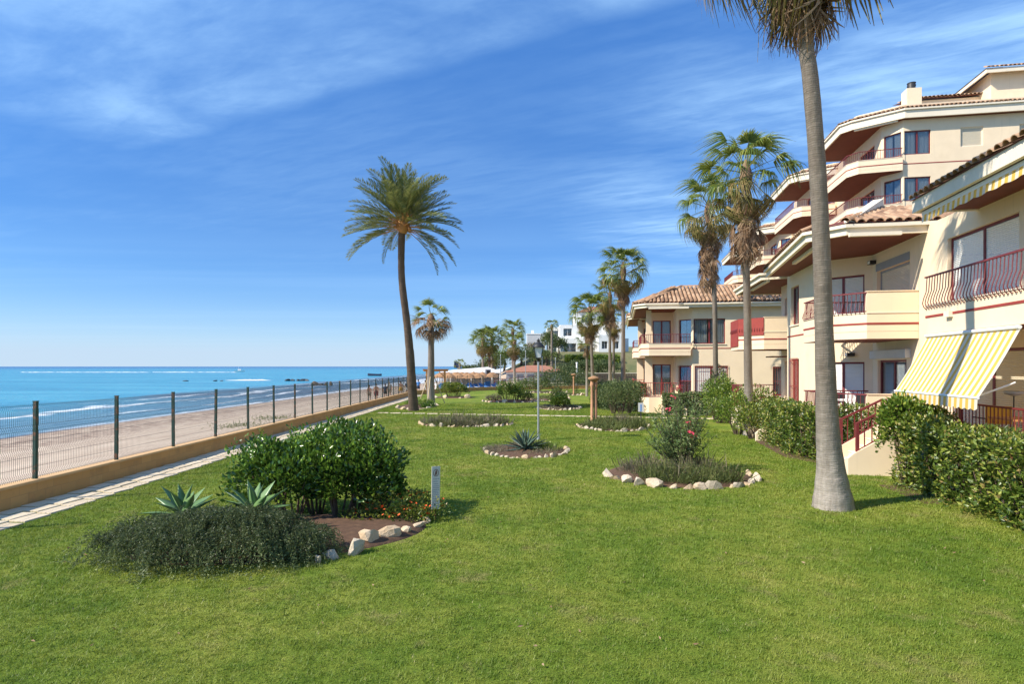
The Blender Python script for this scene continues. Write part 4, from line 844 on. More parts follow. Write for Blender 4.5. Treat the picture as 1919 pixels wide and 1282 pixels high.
def tufts(key, name, label, n, h, m, cat='herbs', wid=.008, region=(0, 0, .9), lean=.5, flowers=None, pos=None, up=0.0):
    """upright thin stems filling a bed"""
    cx, cy, hw, hd, t = BEDS[key]; root = empty(name, (cx, cy, gz(cy)), t, label, cat); a = rng.random(n)*6.283; rr = np.sqrt(rng.random(n))*region[2]
    x = region[0]+hw*rr*np.cos(a); y = region[1]+hd*rr*np.sin(a)
    if pos is not None: x = pos[0]+pos[2]*rr*np.cos(a); y = pos[1]+pos[3]*rr*np.sin(a)
    nc = max(8, n//55); ci = rng.integers(0, nc, n); k2 = rng.integers(0, n, nc); sd = .07+.10*rng.random(nc)      # stems grow in clumps
    ox = rng.normal(size=n)*sd[ci]; oy = rng.normal(size=n)*sd[ci]; loose = rng.random(n) < .12; x = np.where(loose, x, x[k2][ci]+ox); y = np.where(loose, y, y[k2][ci]+oy)
    hc = .35+.85*rng.random(nc)**1.2; P = np.stack([x, y, np.full(n, .02)], 1); D = rdir(n)*lean*.7*np.array([1, 1, .3])+np.stack([ox*3.2, oy*3.2, np.ones(n)], 1); hh = h*hc[ci]*(.35+.75*rng.random(n))
    a1 = leaves(P, D, hh, wid*(1+rng.random(n)), .05, .08); k = n; P2 = P+unit(D)*(hh*rng.random(n))[:, None]; a2 = leaves(P2, rdir(k)+np.array([0, 0, .6]), .06*(.6+.8*rng.random(k))*(1+h), wid*1.6, .05)
    V, F, r = merge([a1, a2]); link('foliage', np_mesh('foliage', V, F, m, rnd=r), root, kind='stuff'); return root
tufts('oleander', 'lavender', 'dry mauve lavender filling the back of the oleander bed', 1600, .5, M['lavender'], 'lavender', region=(-.1, .35, .78))
tufts('oleander', 'herb_clump', 'green grassy herbs along the front of the oleander bed', 2600, .44, M['herb'], pos=(.1, -.75, 1.25, .65))
tufts('agave', 'herb_clump', 'fine green herbs at the lamp post foot beside the agave', 900, .36, M['bright'], pos=(.45, .1, .5, .55))
tufts('agave', 'grey_ground_cover', 'grey cushion plants round the blue agave', 1700, .22, M['lavender'], lean=1.2, region=(-.1, .2, .9))
tufts('lavender', 'lavender', 'long drift of dry lavender by the date palm', 3000, .58, M['lavender'], 'lavender', wid=.012, region=(0, 0, .93))
tufts('lavender', 'herb_clump', 'green herbs mixed among the dry lavender drift', 2200, .42, M['herb'], wid=.014, region=(.1, -.2, .85))
tufts('column', 'herb_clump', 'yellow green herbs round the near terracotta columns', 3200, .50, M['herb'], wid=.016, region=(.1, -.3, .85))
tufts('column', 'dry_grass', 'pale dry grass right of the near terracotta columns', 900, .62, M['lavender'], wid=.012, pos=(.75, .5, .6, 1.1))
tufts('palm', 'herb_clump', 'green weeds round the staked palm foot', 1200, .5, M['bright'], wid=.02, pos=(-.1, 1.5, .9, 1.6))
tufts('palm', 'dark_herb_clump', 'small dark herb clump at the right end of the staked palm bed', 600, .42, M['glossy'], wid=.03, pos=(.85, -1.6, .45, .9))
tufts('yellow', 'grey_ground_cover', 'grey green cushions round the small yellow green bush', 1800, .22, M['lavender'], wid=.02, lean=1.2, region=(0, 0, .92))
tufts('farleft', 'herb_clump', 'sparse herbs among the scattered stones of a far bed', 900, .35, M['herb'], wid=.025, region=(0, 0, .9))
tufts('farcolumn', 'herb_clump', 'sparse herbs round the single terracotta column', 900, .35, M['herb'], wid=.025, region=(0, 0, .9))
tufts('far', 'dry_grass', 'pale dry plants in the farthest bed', 900, .3, M['lavender'], wid=.03, region=(0, 0, .9))
def bush(px, py, y, w, h, m, n, L, label, d=None, W=None, group=None, name='round_bush', cat='bush'):
    b = AT(px, py, y); b.z = gz(y) if y < 84 else float(H(b.x, b.y)); d = d or w*.9
    bl = [((0, 0, h*.5), (w*.5, d*.5, h*.5)), ((-w*.2, -d*.15, h*.42), (w*.34, d*.36, h*.44)), ((w*.2, -d*.1, h*.45), (w*.33, d*.36, h*.46))]
    return shrub(name, b, bl, n, L, W or L*.5, m, label, group, cat)
bush(958, 745, 50.5, 2.35, 1.65, M['bright'], 3600, .12, 'big round green bush left of the street lamp')
bush(925, 748, 50.3, 1.3, .55, M['lavender'], 900, .1, 'low brown shrub left of the big round bush')
bush(985, 742, 51, 1.4, .8, M['herb'], 900, .12, 'loose pale shrub right of the big round bush')
bush(1050, 765, 41.3, 1.25, .85, M['bright'], 2200, .12, 'small yellow green bush in a stone ring behind the lamp')
bush(1043, 742, 48, .8, 1.2, M['olive'], 900, .12, 'small dark upright shrub behind the yellow green bush')
bush(851, 743, 57.5, 2.4, 1.5, M['hedge'], 3600, .14, 'wide dark bush in the far corner by the sea wall')
bush(1000, 722, 74, 3.6, 1.5, M['olive'], 1800, .2, 'brownish far shrub near the end of the lawn')
bush(1058, 722, 76, 6.5, 2.6, M['fartree'], 4500, .2, 'wide dark shrub mass beyond the end of the lawn')

def litter():
    n = 420; y = 5+rng.random(n)**.8*24; x = (rng.random(n)*2-1)*(.8*y); k = (x > XW(y)+1.3) & (x < 8.6) & ~inbed(x, y, .1); x = x[k]; y = y[k]; n = len(x)
    P = np.stack([x, y, -SLOPE*y+.035], 1); V, F, r = leaves(P, rdir(n)*np.array([1, 1, .15]), .035+.04*rng.random(n), .02, .2, .1); tag(link('fallen_leaves', np_mesh('fallen_leaves', V, F, M['dead'], rnd=r)), 'dry leaves scattered on the lawn', 'leaves', kind='stuff')
litter()
# ---------------------------------------------------------------- buildings (local axes: x along the row away from the camera, y towards the sea)
ROWZ = math.atan2(0.985, 0.174); U = Vector((0.174, 0.985, 0)); B_ = Vector((-0.985, 0.174, 0)); P0 = Vector((11.34, 16.87, 0))
def W2(a, b, o=P0): p = o+U*a+B_*b; return (p.x, p.y)
def wall(root, p, q, z0, z1, openings=(), th=0.22, m='cream', name='wall'):
    """wall from p to q with real openings (s0, s1, za, zb); outside is left of p->q"""
    p = Vector(p); q = Vector(q); L = (q-p).length; t = (q-p)/L; n = Vector((-t.y, t.x)); xs = sorted({0.0, L}|{o[0] for o in openings}|{o[1] for o in openings}); zs = sorted({z0, z1}|{o[2] for o in openings}|{o[3] for o in openings}); mb = MB()
    def P(s, d, z): v = p+t*s-n*d; return (v.x, v.y, z)
    def hole(s, z): return any(o[0] < s < o[1] and o[2] < z < o[3] for o in openings)
    for a, b in zip(xs, xs[1:]):
        for c, d in zip(zs, zs[1:]):
            if hole((a+b)/2, (c+d)/2): continue
            mb.add([P(a,0,c), P(a,0,d), P(b,0,d), P(b,0,c)], [(0,1,2,3)]); mb.add([P(a,th,c), P(b,th,c), P(b,th,d), P(a,th,d)], [(0,1,2,3)])
    for a, b, c, d in openings: mb.add([P(a,0,c), P(b,0,c), P(b,0,d), P(a,0,d), P(a,th,c), P(b,th,c), P(b,th,d), P(a,th,d)], [(0,1,5,4), (1,2,6,5), (2,3,7,6), (3,0,4,7)])
    mb.add([P(0,0,z1), P(0,th,z1), P(L,th,z1), P(L,0,z1)], [(0,1,2,3)])
    me = mb.mesh(name, M[m]); return link(name, me, root)
def unitxf(p, q):
    p = Vector(p); q = Vector(q); t = (q-p).normalized(); return p, t, Vector((-t.y, t.x)), (q-p).length
def window(root, p, q, s0, s1, z0, z1, kind='glass', name=None, depth=0.10, mull=1, frame='maroon', grille=False, sill=True):
    """window or door in the wall p->q: frame, panes or shutter set back in the reveal"""
    p, t, n, L = unitxf(p, q); az = math.atan2(t.y, t.x); w = s1-s0; h = z1-z0; o = p+t*s0-n*depth; fw = 0.06
    # local: x along wall, y outwards
    mb = MB().box(0, fw, -.03, .03, 0, h).box(w-fw, w, -.03, .03, 0, h).box(fw, w-fw, -.03, .03, h-fw, h).box(fw, w-fw, -.03, .03, 0, fw)
    for k in range(1, mull+1):
        x = w*k/(mull+1); mb.box(x-.04, x+.04, -.028, .028, fw, h-fw)
    wo = mb.build(name or 'window', M[frame], root, (o.x, o.y, z0), (0, 0, az))
    nb = mull+1
    for k in range(nb):
        x0 = w*k/nb+.045; x1 = w*(k+1)/nb-.045
        if kind in ('shutter', 'creamshutter'):
            vs = []; fs = []; ns = max(6, int((h-2*fw)/.045)); 
            for i in range(ns):
                za = fw+(h-2*fw)*i/ns; zb = fw+(h-2*fw)*(i+.86)/ns; b = len(vs); vs += [(x0, .004, za), (x1, .004, za), (x1, .014, (za+zb)/2), (x0, .014, (za+zb)/2), (x1, .004, zb), (x0, .004, zb), (x1, -.004, fw+(h-2*fw)*(i+1)/ns), (x0, -.004, fw+(h-2*fw)*(i+1)/ns)]; fs += [(b, b+1, b+2, b+3), (b+3, b+2, b+4, b+5), (b+5, b+4, b+6, b+7)]
            sm = MB().add(vs, fs).mesh('shutter', M['shutter' if kind == 'shutter' else 'shuttercream']); link('shutter', sm, wo)
        else:
            MB().box(x0, x1, -.006, .006, fw, h-fw).build('pane', M['glass'], wo)
    if kind == 'glass':
        c = MB(); N = 26
        for a, b in ((0.02, .46), (.56, .98)):
            for i in range(N):
                xa = w*(a+(b-a)*i/N); xb = w*(a+(b-a)*(i+1)/N); ya = -.055+.025*math.sin(i*1.9); yb = -.055+.025*math.sin((i+1)*1.9); c.add([(xa, ya, .03), (xb, yb, .03), (xb, yb, h-.03), (xa, ya, h-.03)], [(0,1,2,3)], 0, True)
        c.build('curtain', M['curtain'], wo)
        MB().add([(-.3, -.9, -.3), (w+.3, -.9, -.3), (w+.3, -.9, h+.3), (-.3, -.9, h+.3)], [(3,2,1,0)]).build('room_wall', M['interior'], wo)
    if grille:
        g = MB(); k = int(w/.12)
        for i in range(k+1): g.tube([(w*i/k, depth+.05, -.04), (w*i/k, depth+.05, h+.04)], .009, 5)
        for z in (.08, h*.5, h-.08): g.bar((-.02, depth+.05, z), (w+.02, depth+.05, z), .02, .02)
        g.build('grille', M['stripe'], wo)
    if sill: MB().box(-.05, w+.05, .005, depth+.05, -.05, -.005).build('sill', M['trim'], wo)
    return wo
def balpath(pts, step):
    out = []
    for a, b in zip(pts, pts[1:]):
        a = Vector(a); b = Vector(b); L = (b-a).length; n = max(1, round(L/step)); t = (b-a)/L
        for i in range(n): out.append((a+t*(L*(i+.5)/n), math.atan2(t.x, -t.y)))
    return out
def railing(root, pts, z0, z1, off=0.0, belly=0.0, step=.125, single=True, m='maroon', name='railing'):
    """railing along an open path: top rail, low rail, upright bars"""
    mb = MB().strip(pts, off-.03, off+.03, z1-.035, z1).strip(pts, off-.012, off+.012, z0+.03, z0+.05)
    ro = mb.build(name, M[m], root); h = z1-z0
    if belly: prof = [(0, h-.03), (.01, h*.72), (.02, h*.50), (belly*.75, h*.28), (belly, h*.12), (belly*.7, .0), (belly*.25, -.05), (0, -.03)]
    else: prof = [(0, h-.03), (0, .03)]
    bm_ = MB().tube([(x, 0, z) for x, z in prof], .0105, 5, caps=False); bme = bm_.mesh('baluster', M[m]); q = offs(pts, off); allb = MB()
    for p, az in balpath(q, step):
        if single: link('baluster', bme, ro, (p.x, p.y, z0), (0, 0, az))
        else:
            c, s = math.cos(az), math.sin(az); allb.tube([(p.x+x*c, p.y+x*s, z0+z) for x, z in prof], .012, 4, caps=False)
    if not single: allb.build('balusters', M[m], ro, kind='stuff')
    return ro
def tile_mesh(l=.42, w=.21, n=6):
    mb = MB(); vs = []
    for x, f in ((0, 1.0), (l, .84)):
        for i in range(n+1): a = math.pi*i/n; vs.append((x, math.cos(a)*w/2*f, math.sin(a)*w*.42*f))
        for i in range(n+1): a = math.pi*i/n; vs.append((x, math.cos(a)*(w/2-.016)*f, math.sin(a)*(w*.42-.016)*f))
    k = n+1; fs = [(i, 2*k+i, 2*k+i+1, i+1) for i in range(n)]+[(i, i+1, k+i+1, k+i) for i in range(n)]
    mb.add(vs, fs, 0, False); return mb
TILE = tile_mesh().mesh('tile', M['tile'])
def tiles(root, o, s, t, inside, ns, nt_, single=False, pitch=.235, row=.36, base=None):
    """clay barrel tiles on a roof plane: o eave origin, s along the eave, t up the slope (unit vectors), local frame of root"""
    o = Vector(o); s = Vector(s).normalized(); t = Vector(t).normalized(); n = t.cross(s)
    if n.z < 0: n = -n
    V = []; F = []; rv = []; tv = np.array([v.co[:] for v in TILE.vertices]); tf = [tuple(p.vertices) for p in TILE.polygons]; cnt = 0; q = random.Random(int(o.x*10+o.y*3))
    for i in range(ns):
        for j in range(nt_):
            ss = (i+.5)*pitch; tt = j*row
            if not inside(ss, tt+.12): continue
            p = o+s*ss+t*tt+n*(.015+.012*(q.random()-.5)); y = n.cross(t)
            tilt = Matrix((t, y, n)).transposed() @ Matrix.Rotation(-.055+q.uniform(-.01, .01), 3, 'Y') @ Matrix.Rotation(q.uniform(-.02, .02), 3, 'Z')
            if single: ob = link('tile', TILE, root, p); ob.rotation_euler = tilt.to_euler(); cnt += 1
            else:
                mtx = np.array(tilt); b = len(V)*len(tv); V.append(tv @ mtx.T+np.array(p)); F += [tuple(k+b for k in f) for f in tf]; rv += [q.random()]*len(tf)
    if not single and V:
        link('tiles', np_mesh('tiles', np.concatenate(V), F, M['tile'], rnd=rv), root, kind='stuff')
def ridge(root, p, q, single=False):
    p = Vector(p); q = Vector(q); d = (q-p); L = d.length; d /= L; n = max(1, int(L/.36)); up = Vector((0,0,1)); y = up.cross(d).normalized(); z = d.cross(y); mb = MB()
    R3 = Matrix((d, y, z)).transposed()
    V = []; F = []; tv = [Vector(v.co) for v in TILE.vertices]; tf = [tuple(f.vertices) for f in TILE.polygons]
    for i in range(n):
        b = len(V); V += [tuple(R3 @ Vector((v.x, v.y*1.25, v.z*1.3+.02+.004*(i % 2)))+p+d*(L*i/n)) for v in tv]; F += [tuple(k+b for k in f) for f in tf]
    link('ridge_tiles', np_mesh('ridge_tiles', V, F, M['tile'], rnd=np.random.default_rng(1).random(len(F))), root)
def poly(root, pts, z0, z1, m, name, parent=None): return MB().prism(pts, z0, z1).build(name, M[m], parent or root)
def band(root, pts, d, z, m='stripe', h=.055, name='red_stripe', pr=.012): return MB().strip(pts, d-.02, d+pr, z, z+h).build(name, M[m], root)
def balcony(root, pts, z, full=None, up=.72, rail=1.33, belly=.09, single=True, closed=None, stripe=True, soffit=True, step=.125):
    """balcony along an outer path (outside on the left): slab and upstand, red stripe, railing; `full` = number of leading segments with a solid parapet"""
    bo = MB().prism(closed or pts, z, z+.2).strip(pts, -.14, 0, z+.2, z+up).build('balcony', M['cream'], root)
    MB().prism(closed or pts, z+.201, z+.212).build('bounce_floor', M['bouncefloor'], bo)  # thin terracotta floor added for its warm bounce light
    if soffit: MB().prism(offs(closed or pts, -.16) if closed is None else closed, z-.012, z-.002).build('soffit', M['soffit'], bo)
    MB().strip(pts, -.16, .02, z+up, z+up+.025).build('coping', M['trim'], bo)
    if stripe: band(root, pts, 0, z+.40)
    k = full or 0
    if k: MB().strip(pts[:k+1], -.13, -.003, z+up+.025, z+rail).strip(pts[:k+1], -.16, .02, z+rail, z+rail+.025).build('parapet', M['cream'], bo)
    railing(root, pts[k:], z+up+.02, z+rail, -.03, belly, single=single, step=step)
    return bo
def lampwall(root, x, y, z): 
    o = MB().box(x-.12, x+.12, y-.12, y+.12, z-.06, z+.06).build('wall_lamp', M['dark'], root); MB().box(x-.09, x+.09, y-.125, y+.125, z-.045, z+.045).build('lamp_glass', M['white'], o)
def slat_light(root, p, q, off, z):                  # folded awning under the eave
    p, t, n, L = unitxf(p, q); a = p+n*off; b = q_ = Vector(q)+n*off; mb = MB().bar((a.x, a.y, z), (b.x, b.y, z), .12, .10); mb.build('folded_awning', M['trim'], root)

# ================= near terraced row: three stepped houses
Z1 = 3.335; ZF = 0.80; ZE0 = 6.19; ZE1 = 6.48
# --- house A (nearest, with the striped awning)
A = empty('terraced_house', P0, ROWZ, 'nearest cream house at the right edge with the open yellow striped awning', 'house', 'stepped cream terraced houses')
pa, qa = (-11.0, 0.0), (0.0, 0.0)
def SA(a): return a-pa[0]
wall(A, pa, qa, -.4, ZE0+.2, [(SA(-4.3), SA(-1.5), 3.6, 5.8), (SA(-4.6), SA(-1.9), .82, 2.95), (SA(-8.6), SA(-5.9), 3.6, 5.8), (SA(-8.6), SA(-5.9), .82, 2.95)])
window(A, pa, qa, SA(-4.3), SA(-1.5), 3.6, 5.8, 'shutter', depth=.12, sill=False); window(A, pa, qa, SA(-8.6), SA(-5.9), 3.6, 5.8, 'shutter', depth=.12, sill=False)
window(A, pa, qa, SA(-4.6), SA(-1.9), .82, 2.95, 'creamshutter', depth=.12, sill=False); window(A, pa, qa, SA(-8.6), SA(-5.9), .82, 2.95, 'creamshutter', depth=.12, sill=False)
ba = [(-11.0, .91), (-2.4, .91)]
bo = MB().prism([(-11, .0), (-2.4, .0), (-2.4, .91), (-11, .91)], Z1, Z1+.2).strip(ba, -.14, 0, Z1+.2, Z1+.66).box(-2.54, -2.402, .002, .772, Z1+.2, Z1+.66).build('balcony', M['cream'], A)
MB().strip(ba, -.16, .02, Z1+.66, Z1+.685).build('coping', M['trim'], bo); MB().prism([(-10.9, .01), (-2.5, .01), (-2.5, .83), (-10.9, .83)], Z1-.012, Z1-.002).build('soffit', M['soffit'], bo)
band(A, ba, 0, 3.72); railing(A, ba, 3.98, 4.72, .0, .10)
MB().box(-3.62, -3.40, .90, 1.0, 3.66, 3.80).build('junction_box', M['trim'], A)
ta = [(-11.0, .92), (-2.75, .92)]
MB().prism([(-11, 0), (-.02, 0), (-.02, .95), (-11, .95)], -.4, ZF).build('terrace', M['cream'], A)
MB().box(-10.9, -.1, .05, .93, ZF+.001, ZF+.012).build('bounce_floor', M['bouncefloor'], A)  # terracotta skin added to throw warm light back on the wall
railing(A, [(-11.0, .90), (-2.75, .90)], ZF+.02, ZF+.97, -.02, .0)
# awning over the terrace
aw = MB(); top = [(-6.2, .93, 3.10), (-2.55, .93, 3.20)]; N = 24; vs = []
for i in range(N+1):
    f = i/N; x = -6.0+3.45*f
    for j in range(9):
        g = j/8; vs.append((x, .94+.72*g, 3.28-1.33*g-.04*math.sin(math.pi*g)))
awn = MB().add(vs, [(i*9+j, i*9+j+1, (i+1)*9+j+1, (i+1)*9+j) for i in range(N) for j in range(8)], 0, True).build('awning', M['awning'], A)
vv = []
for i in range(N*4+1):
    f = i/(N*4); x = -6.0+3.45*f; zb = 1.95-.19-.035*abs(math.sin(math.pi*f*17)); vv += [(x, 1.665, 1.95), (x, 1.675, zb)]
MB().add(vv, [(2*i, 2*i+1, 2*i+3, 2*i+2) for i in range(N*4)], 0, False).build('valance', M['awning'], awn)
MB().tube([(-6.0, 1.655, 1.96), (-2.55, 1.655, 1.96)], .025, 8).build('front_bar', M['white'], awn); MB().tube([(-6.0, .97, 3.28), (-2.55, .97, 3.28)], .04, 8).build('roller', M['white'], awn)
for x in (-5.8, -2.75): MB().tube([(x, .93, 2.25), (x, 1.64, 1.95)], .018, 6).build('arm', M['white'], awn)
# eave of A
ea = [(-12.0, 1.36), (-2.75, 1.36)]
MB().strip(ea, -.10, .0, ZE0, ZE1).prism([(-2.75, -.5), (-2.85, -.5), (-2.85, 1.26), (-2.75, 1.26)], ZE0, ZE1).build('fascia', M['trim'], A)
MB().prism([(-12, -.02), (-2.85, -.02), (-2.85, 1.26), (-12, 1.26)], ZE0+.03, ZE0+.05).build('soffit', M['soffit'], A)
rf = MB().add([(-12, 1.42, ZE1), (-2.7, 1.42, ZE1), (-2.7, -4.5, ZE1+2.0), (-12, -4.5, ZE1+2.0)], [(0,1,2,3)]).build('roof', M['soffit'], A)
tiles(rf, (-12, 1.46, ZE1+.01), (1, 0, 0), Vector((0, -5.9, 2.0)), lambda s, t: True, 39, 5, True)
# folded striped valance under A's eave
va = MB(); vs = []
for i in range(181):
    x = -11.5+8.6*i/180; vs += [(x, 1.20, ZE0-.03), (x, 1.225, ZE0-.25-.03*abs(math.sin(i*.30)))]
va.add(vs, [(2*i, 2*i+1, 2*i+3, 2*i+2) for i in range(180)]); vo = va.build('folded_awning', M['awning'], A); MB().bar((-11.5, 1.17, ZE0-.05), (-2.9, 1.17, ZE0-.05), .1, .09).build('awning_case', M['white'], vo)
# terrace table lamp-like dish heater, chairs and table behind the railing
st = empty('garden_stairs', P0+U*(-2.0)+B_*1.5, ROWZ, 'cream steps with maroon handrails leading up to the awning terrace', 'stairs')
def stairs(root, w, n, rise, run, top, rails=True):
    """steps rising towards -y from y=run; cheek walls both sides; local floor z=-0.1"""
    for i in range(n):
        y1 = run-run*i/n; mb = MB().box(-w/2, w/2, -.4, y1, -.4 if i == 0 else rise*i+.002, rise*(i+1)); s_ = mb.build('step', M['cream'], root); MB().box(-w/2+.01, w/2-.01, y1-run/n-.002 if i < n-1 else -.4, y1+.02, rise*(i+1), rise*(i+1)+.025).build('tread', M['trim'], s_)
    for sx in (-1, 1):
        x0 = sx*(w/2+.002); x1 = sx*(w/2+.16); xa, xb = min(x0, x1), max(x0, x1); P = [(run+.18, -.4), (run+.18, .30), (run+.05, .42), (0, top+.24), (-.4, top+.24), (-.4, -.4)]
        MB().add([(xa, y, z) for y, z in P]+[(xb, y, z) for y, z in P], [tuple(range(6)), tuple(range(11, 5, -1))]+[(i, i+6, (i+1) % 6+6, (i+1) % 6) for i in range(6)]).build('cheek_wall', M['cream'], root)
        if rails:
            xm = (xa+xb)/2; h = .72; hr = MB().bar((xm, run-.02, .42+h), (xm, 0, top+.24+h-.12), .06, .045).bar((xm, 0, top+.24+h-.12), (xm, -.45, top+.24+h-.12), .06, .045).bar((xm, run-.02, .46), (xm, 0, top+.30), .03, .025).build('handrail', M['maroon'], root)
            MB().box(xm-.035, xm+.035, run-.09, run-.02, .36, .42+h).build('newel_post', M['maroon'], hr); MB().box(xm-.035, xm+.035, -.04, .03, top+.2, top+.24+h-.12).build('newel_post', M['maroon'], hr)
            for k in range(1, 6):
                f = k/6; y = (run-.05)*(1-f); MB().box(xm-.011, xm+.011, y-.011, y+.011, .40+(top-.18)*f, .42+h+(top-.30)*f).build('baluster', M['maroon'], hr)
stairs(st, .95, 5, .17, 1.05, .85)
# --- house B
Bh = empty('terraced_house', P0, ROWZ, 'middle cream house with solid balcony end right of the tall grey palm trunk', 'house', 'stepped cream terraced houses')
def houseB(root, end, single=True):
    w0 = (-0.02, 0.0); w1 = (3.1, 0.0); w2 = (4.2, 1.4); w3 = (end, 1.4)
    wall(root, w0, w1, -.4, ZE0+.25, [(.55, 2.8, 3.62, 5.62), (.75, 2.75, .82, 2.75)]); window(root, w0, w1, .55, 2.8, 3.62, 5.62, 'creamshutter', depth=.14, mull=0, frame='grey', sill=False)
    MB().box(.53, 2.82, -.16, .02, 5.625, 5.86).build('shutter_box', M['grey'], root)
    window(root, w0, w1, .75, 2.75, .82, 2.75, 'glass', name='sliding_door', depth=.12, sill=False); MB().box(.45, 2.95, .004, .16, 2.80, 3.05).build('shutter_box', M['lightgrey'], root)
    wall(root, w1, w2, -.4, ZE0+.25, [(.25, 1.6, 3.62, 5.62), (.25, 1.6, .82, 2.7)]); window(root, w1, w2, .25, 1.6, 3.62, 5.62, 'shutter', depth=.1, sill=False, mull=1); window(root, w1, w2, .25, 1.6, .82, 2.7, 'shutter', depth=.1, sill=False, mull=1)
    lampwall(root, 3.45, .58, 2.95); lampwall(root, 2.95, .06, 5.95)
    if end > 5: wall(root, w2, w3, -.4, ZE0+.25, [(2.1, 3.2, .72, 2.85), (2.1, 3.2, 4.2, 5.72)]); window(root, w2, w3, 2.1, 3.2, 4.2, 5.72, 'glass', mull=1, depth=.14); window(root, w2, w3, 2.1, 3.2, .72, 2.85, 'glass', name='barred_door', mull=1, grille=True, depth=.12, sill=False, frame='stripe')
    out = [(0.0, .0), (0.0, 1.33), (.85, 2.2), (2.85, 2.2), (2.85, .25)]
    balcony(root, out, Z1, full=1, closed=[(0, 0), (0, 1.33), (.85, 2.2), (2.85, 2.2), (2.85, .02)])
    MB().prism([(0, 0), (0, 1.33), (.85, 2.2), (2.85, 2.2), (2.85, .02)], -.4, ZF).build('terrace', M['cream'], root); MB().prism([(.02, .02), (.02, 1.31), (.87, 2.17), (2.83, 2.17), (2.83, .04)], ZF+.001, ZF+.012).build('bounce_floor', M['bouncefloor'], root)  # terracotta floor skin added to warm the recess by bounced sun
    MB().strip(out[:2], -.13, -.003, ZF, ZF+.95).strip(out[:2], -.16, .02, ZF+.95, ZF+.975).build('terrace_parapet', M['cream'], root); railing(root, out[1:], ZF+.05, ZF+.97, -.03, .09)
    band(root, [(w0[0]-.0, 0), (0, 0)] if False else [w2, (min(end, 7.9), 1.4)], 0, 3.735)
houseB(Bh, 7.95)
eb = [(-.5, -.6), (-.5, 2.04), (.35, 2.85), (7.6, 2.30)]
def eave(root, pts, z0=ZE0, z1=ZE1, inner=None, name='fascia'):
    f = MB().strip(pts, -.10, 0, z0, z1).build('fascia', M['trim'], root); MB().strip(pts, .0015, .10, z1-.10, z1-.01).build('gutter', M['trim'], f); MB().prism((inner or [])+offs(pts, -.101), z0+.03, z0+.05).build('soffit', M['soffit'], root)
eave(Bh, eb, inner=[(7.6, .1), (4.3, -.3), (.0, -.6)]); slat_light(Bh, (-.35, 2.0), (-.35, .7), -.25, ZE0-.02); slat_light(Bh, (.2, 2.7), (4, 2.5), -.3, ZE0-.02)
sl1 = .42
rb = MB().add([(-.55, -3.5, ZE1+.01), (-.55, 2.1, ZE1+.01), (2.2, .1, ZE1+2.75*.36), (2.2, -3.5, ZE1+2.75*.36)], [(0,1,2,3)]).add([(-.55, 2.1, ZE1+.01), (.3, 2.92, ZE1+.01), (7.7, 2.37, ZE1+.01), (7.7, .1, ZE1+2.75*.36), (2.2, .1, ZE1+2.75*.36)], [(0,1,2,3,4)]).build('roof', M['soffit'], Bh)
tiles(rb, (-.60, 2.05, ZE1+.02), (0, -1, 0), Vector((2.75, 0, .99)), lambda s, t: s > t*.66-.15, 22, 8, True)
tiles(rb, (.35, 2.95, ZE1+.02), Vector((7.35, -.55, 0)), Vector((0, -2.6, .95)), lambda s, t: s > t*.3, 31, 2, True); ridge(rb, (-.6, 2.1, ZE1+.05), (2.2, .1, ZE1+1.04))
MB().prism([(-.3, 1.75), (-.05, 1.95), (2.3, .3), (2.15, .05)], [ZE1+.05]*4, [ZE1+.22, ZE1+.22, ZE1+1.35, ZE1+1.35]).build('parapet', M['trim'], rb)
# --- house C, the far end of the row
Ch = empty('terraced_house', P0+U*8.5+B_*.85, ROWZ, 'far end cream house of the near row with a red cloth on its balcony', 'house', 'stepped cream terraced houses')
wall(Ch, (-.6, 0), (2.6, 0), -.4, ZE0+.25, [(.9, 2.6, 3.62, 5.62), (.9, 2.6, .82, 2.8)]); window(Ch, (-.6, 0), (2.6, 0), .9, 2.6, 3.62, 5.62, 'glass', depth=.14, mull=1, sill=False); window(Ch, (-.6, 0), (2.6, 0), .9, 2.6, .82, 2.8, 'glass', depth=.14, name='sliding_door', sill=False)
wall(Ch, (2.6, 0), (2.6, -6), -.4, ZE0+.25)
co = [(0, 0), (0, 1.33), (.85, 2.2), (2.6, 2.2), (2.6, .1)]
balcony(Ch, co, Z1-.05, full=1, closed=[(0, 0), (0, 1.33), (.85, 2.2), (2.6, 2.2), (2.6, .02)], rail=1.35)
MB().prism([(0, 0), (0, 1.33), (.85, 2.2), (2.6, 2.2), (2.6, .02)], -.4, ZF-.05).build('terrace', M['cream'], Ch); railing(Ch, co[1:], ZF, ZF+.92, -.03, .09)
cl = MB(); pts = offs(co[2:4], .02); MB().strip([pts[0], pts[1]], .0, .015, Z1+.10, Z1+1.28).strip(offs(co[1:3], .02), .0, .015, Z1+.55, Z1+1.28).build('red_cloth', M['stripe'], Ch)
eave(Ch, [(-.5, .3), (-.5, .75), (-.2, 1.5), (5.4, 1.5), (5.4, -4)], inner=[(-.4, -4)]); MB().add([(-.55, -4, ZE1), (-.55, .8, ZE1), (-.2, 1.57, ZE1), (5.45, 1.57, ZE1), (5.45, -4, ZE1+1.5), (1.5, -4, ZE1+1.5)], [(0,1,2,3,4,5)]).build('roof', M['tile'], Ch)
slat_light(Ch, (-.2, 1.4), (3, 1.4), -.2, ZE0-.03)
MB().box(.4, 1.6, -.2, .9, 2.95, 3.0).build('folded_awning', M['soffit'], Ch)

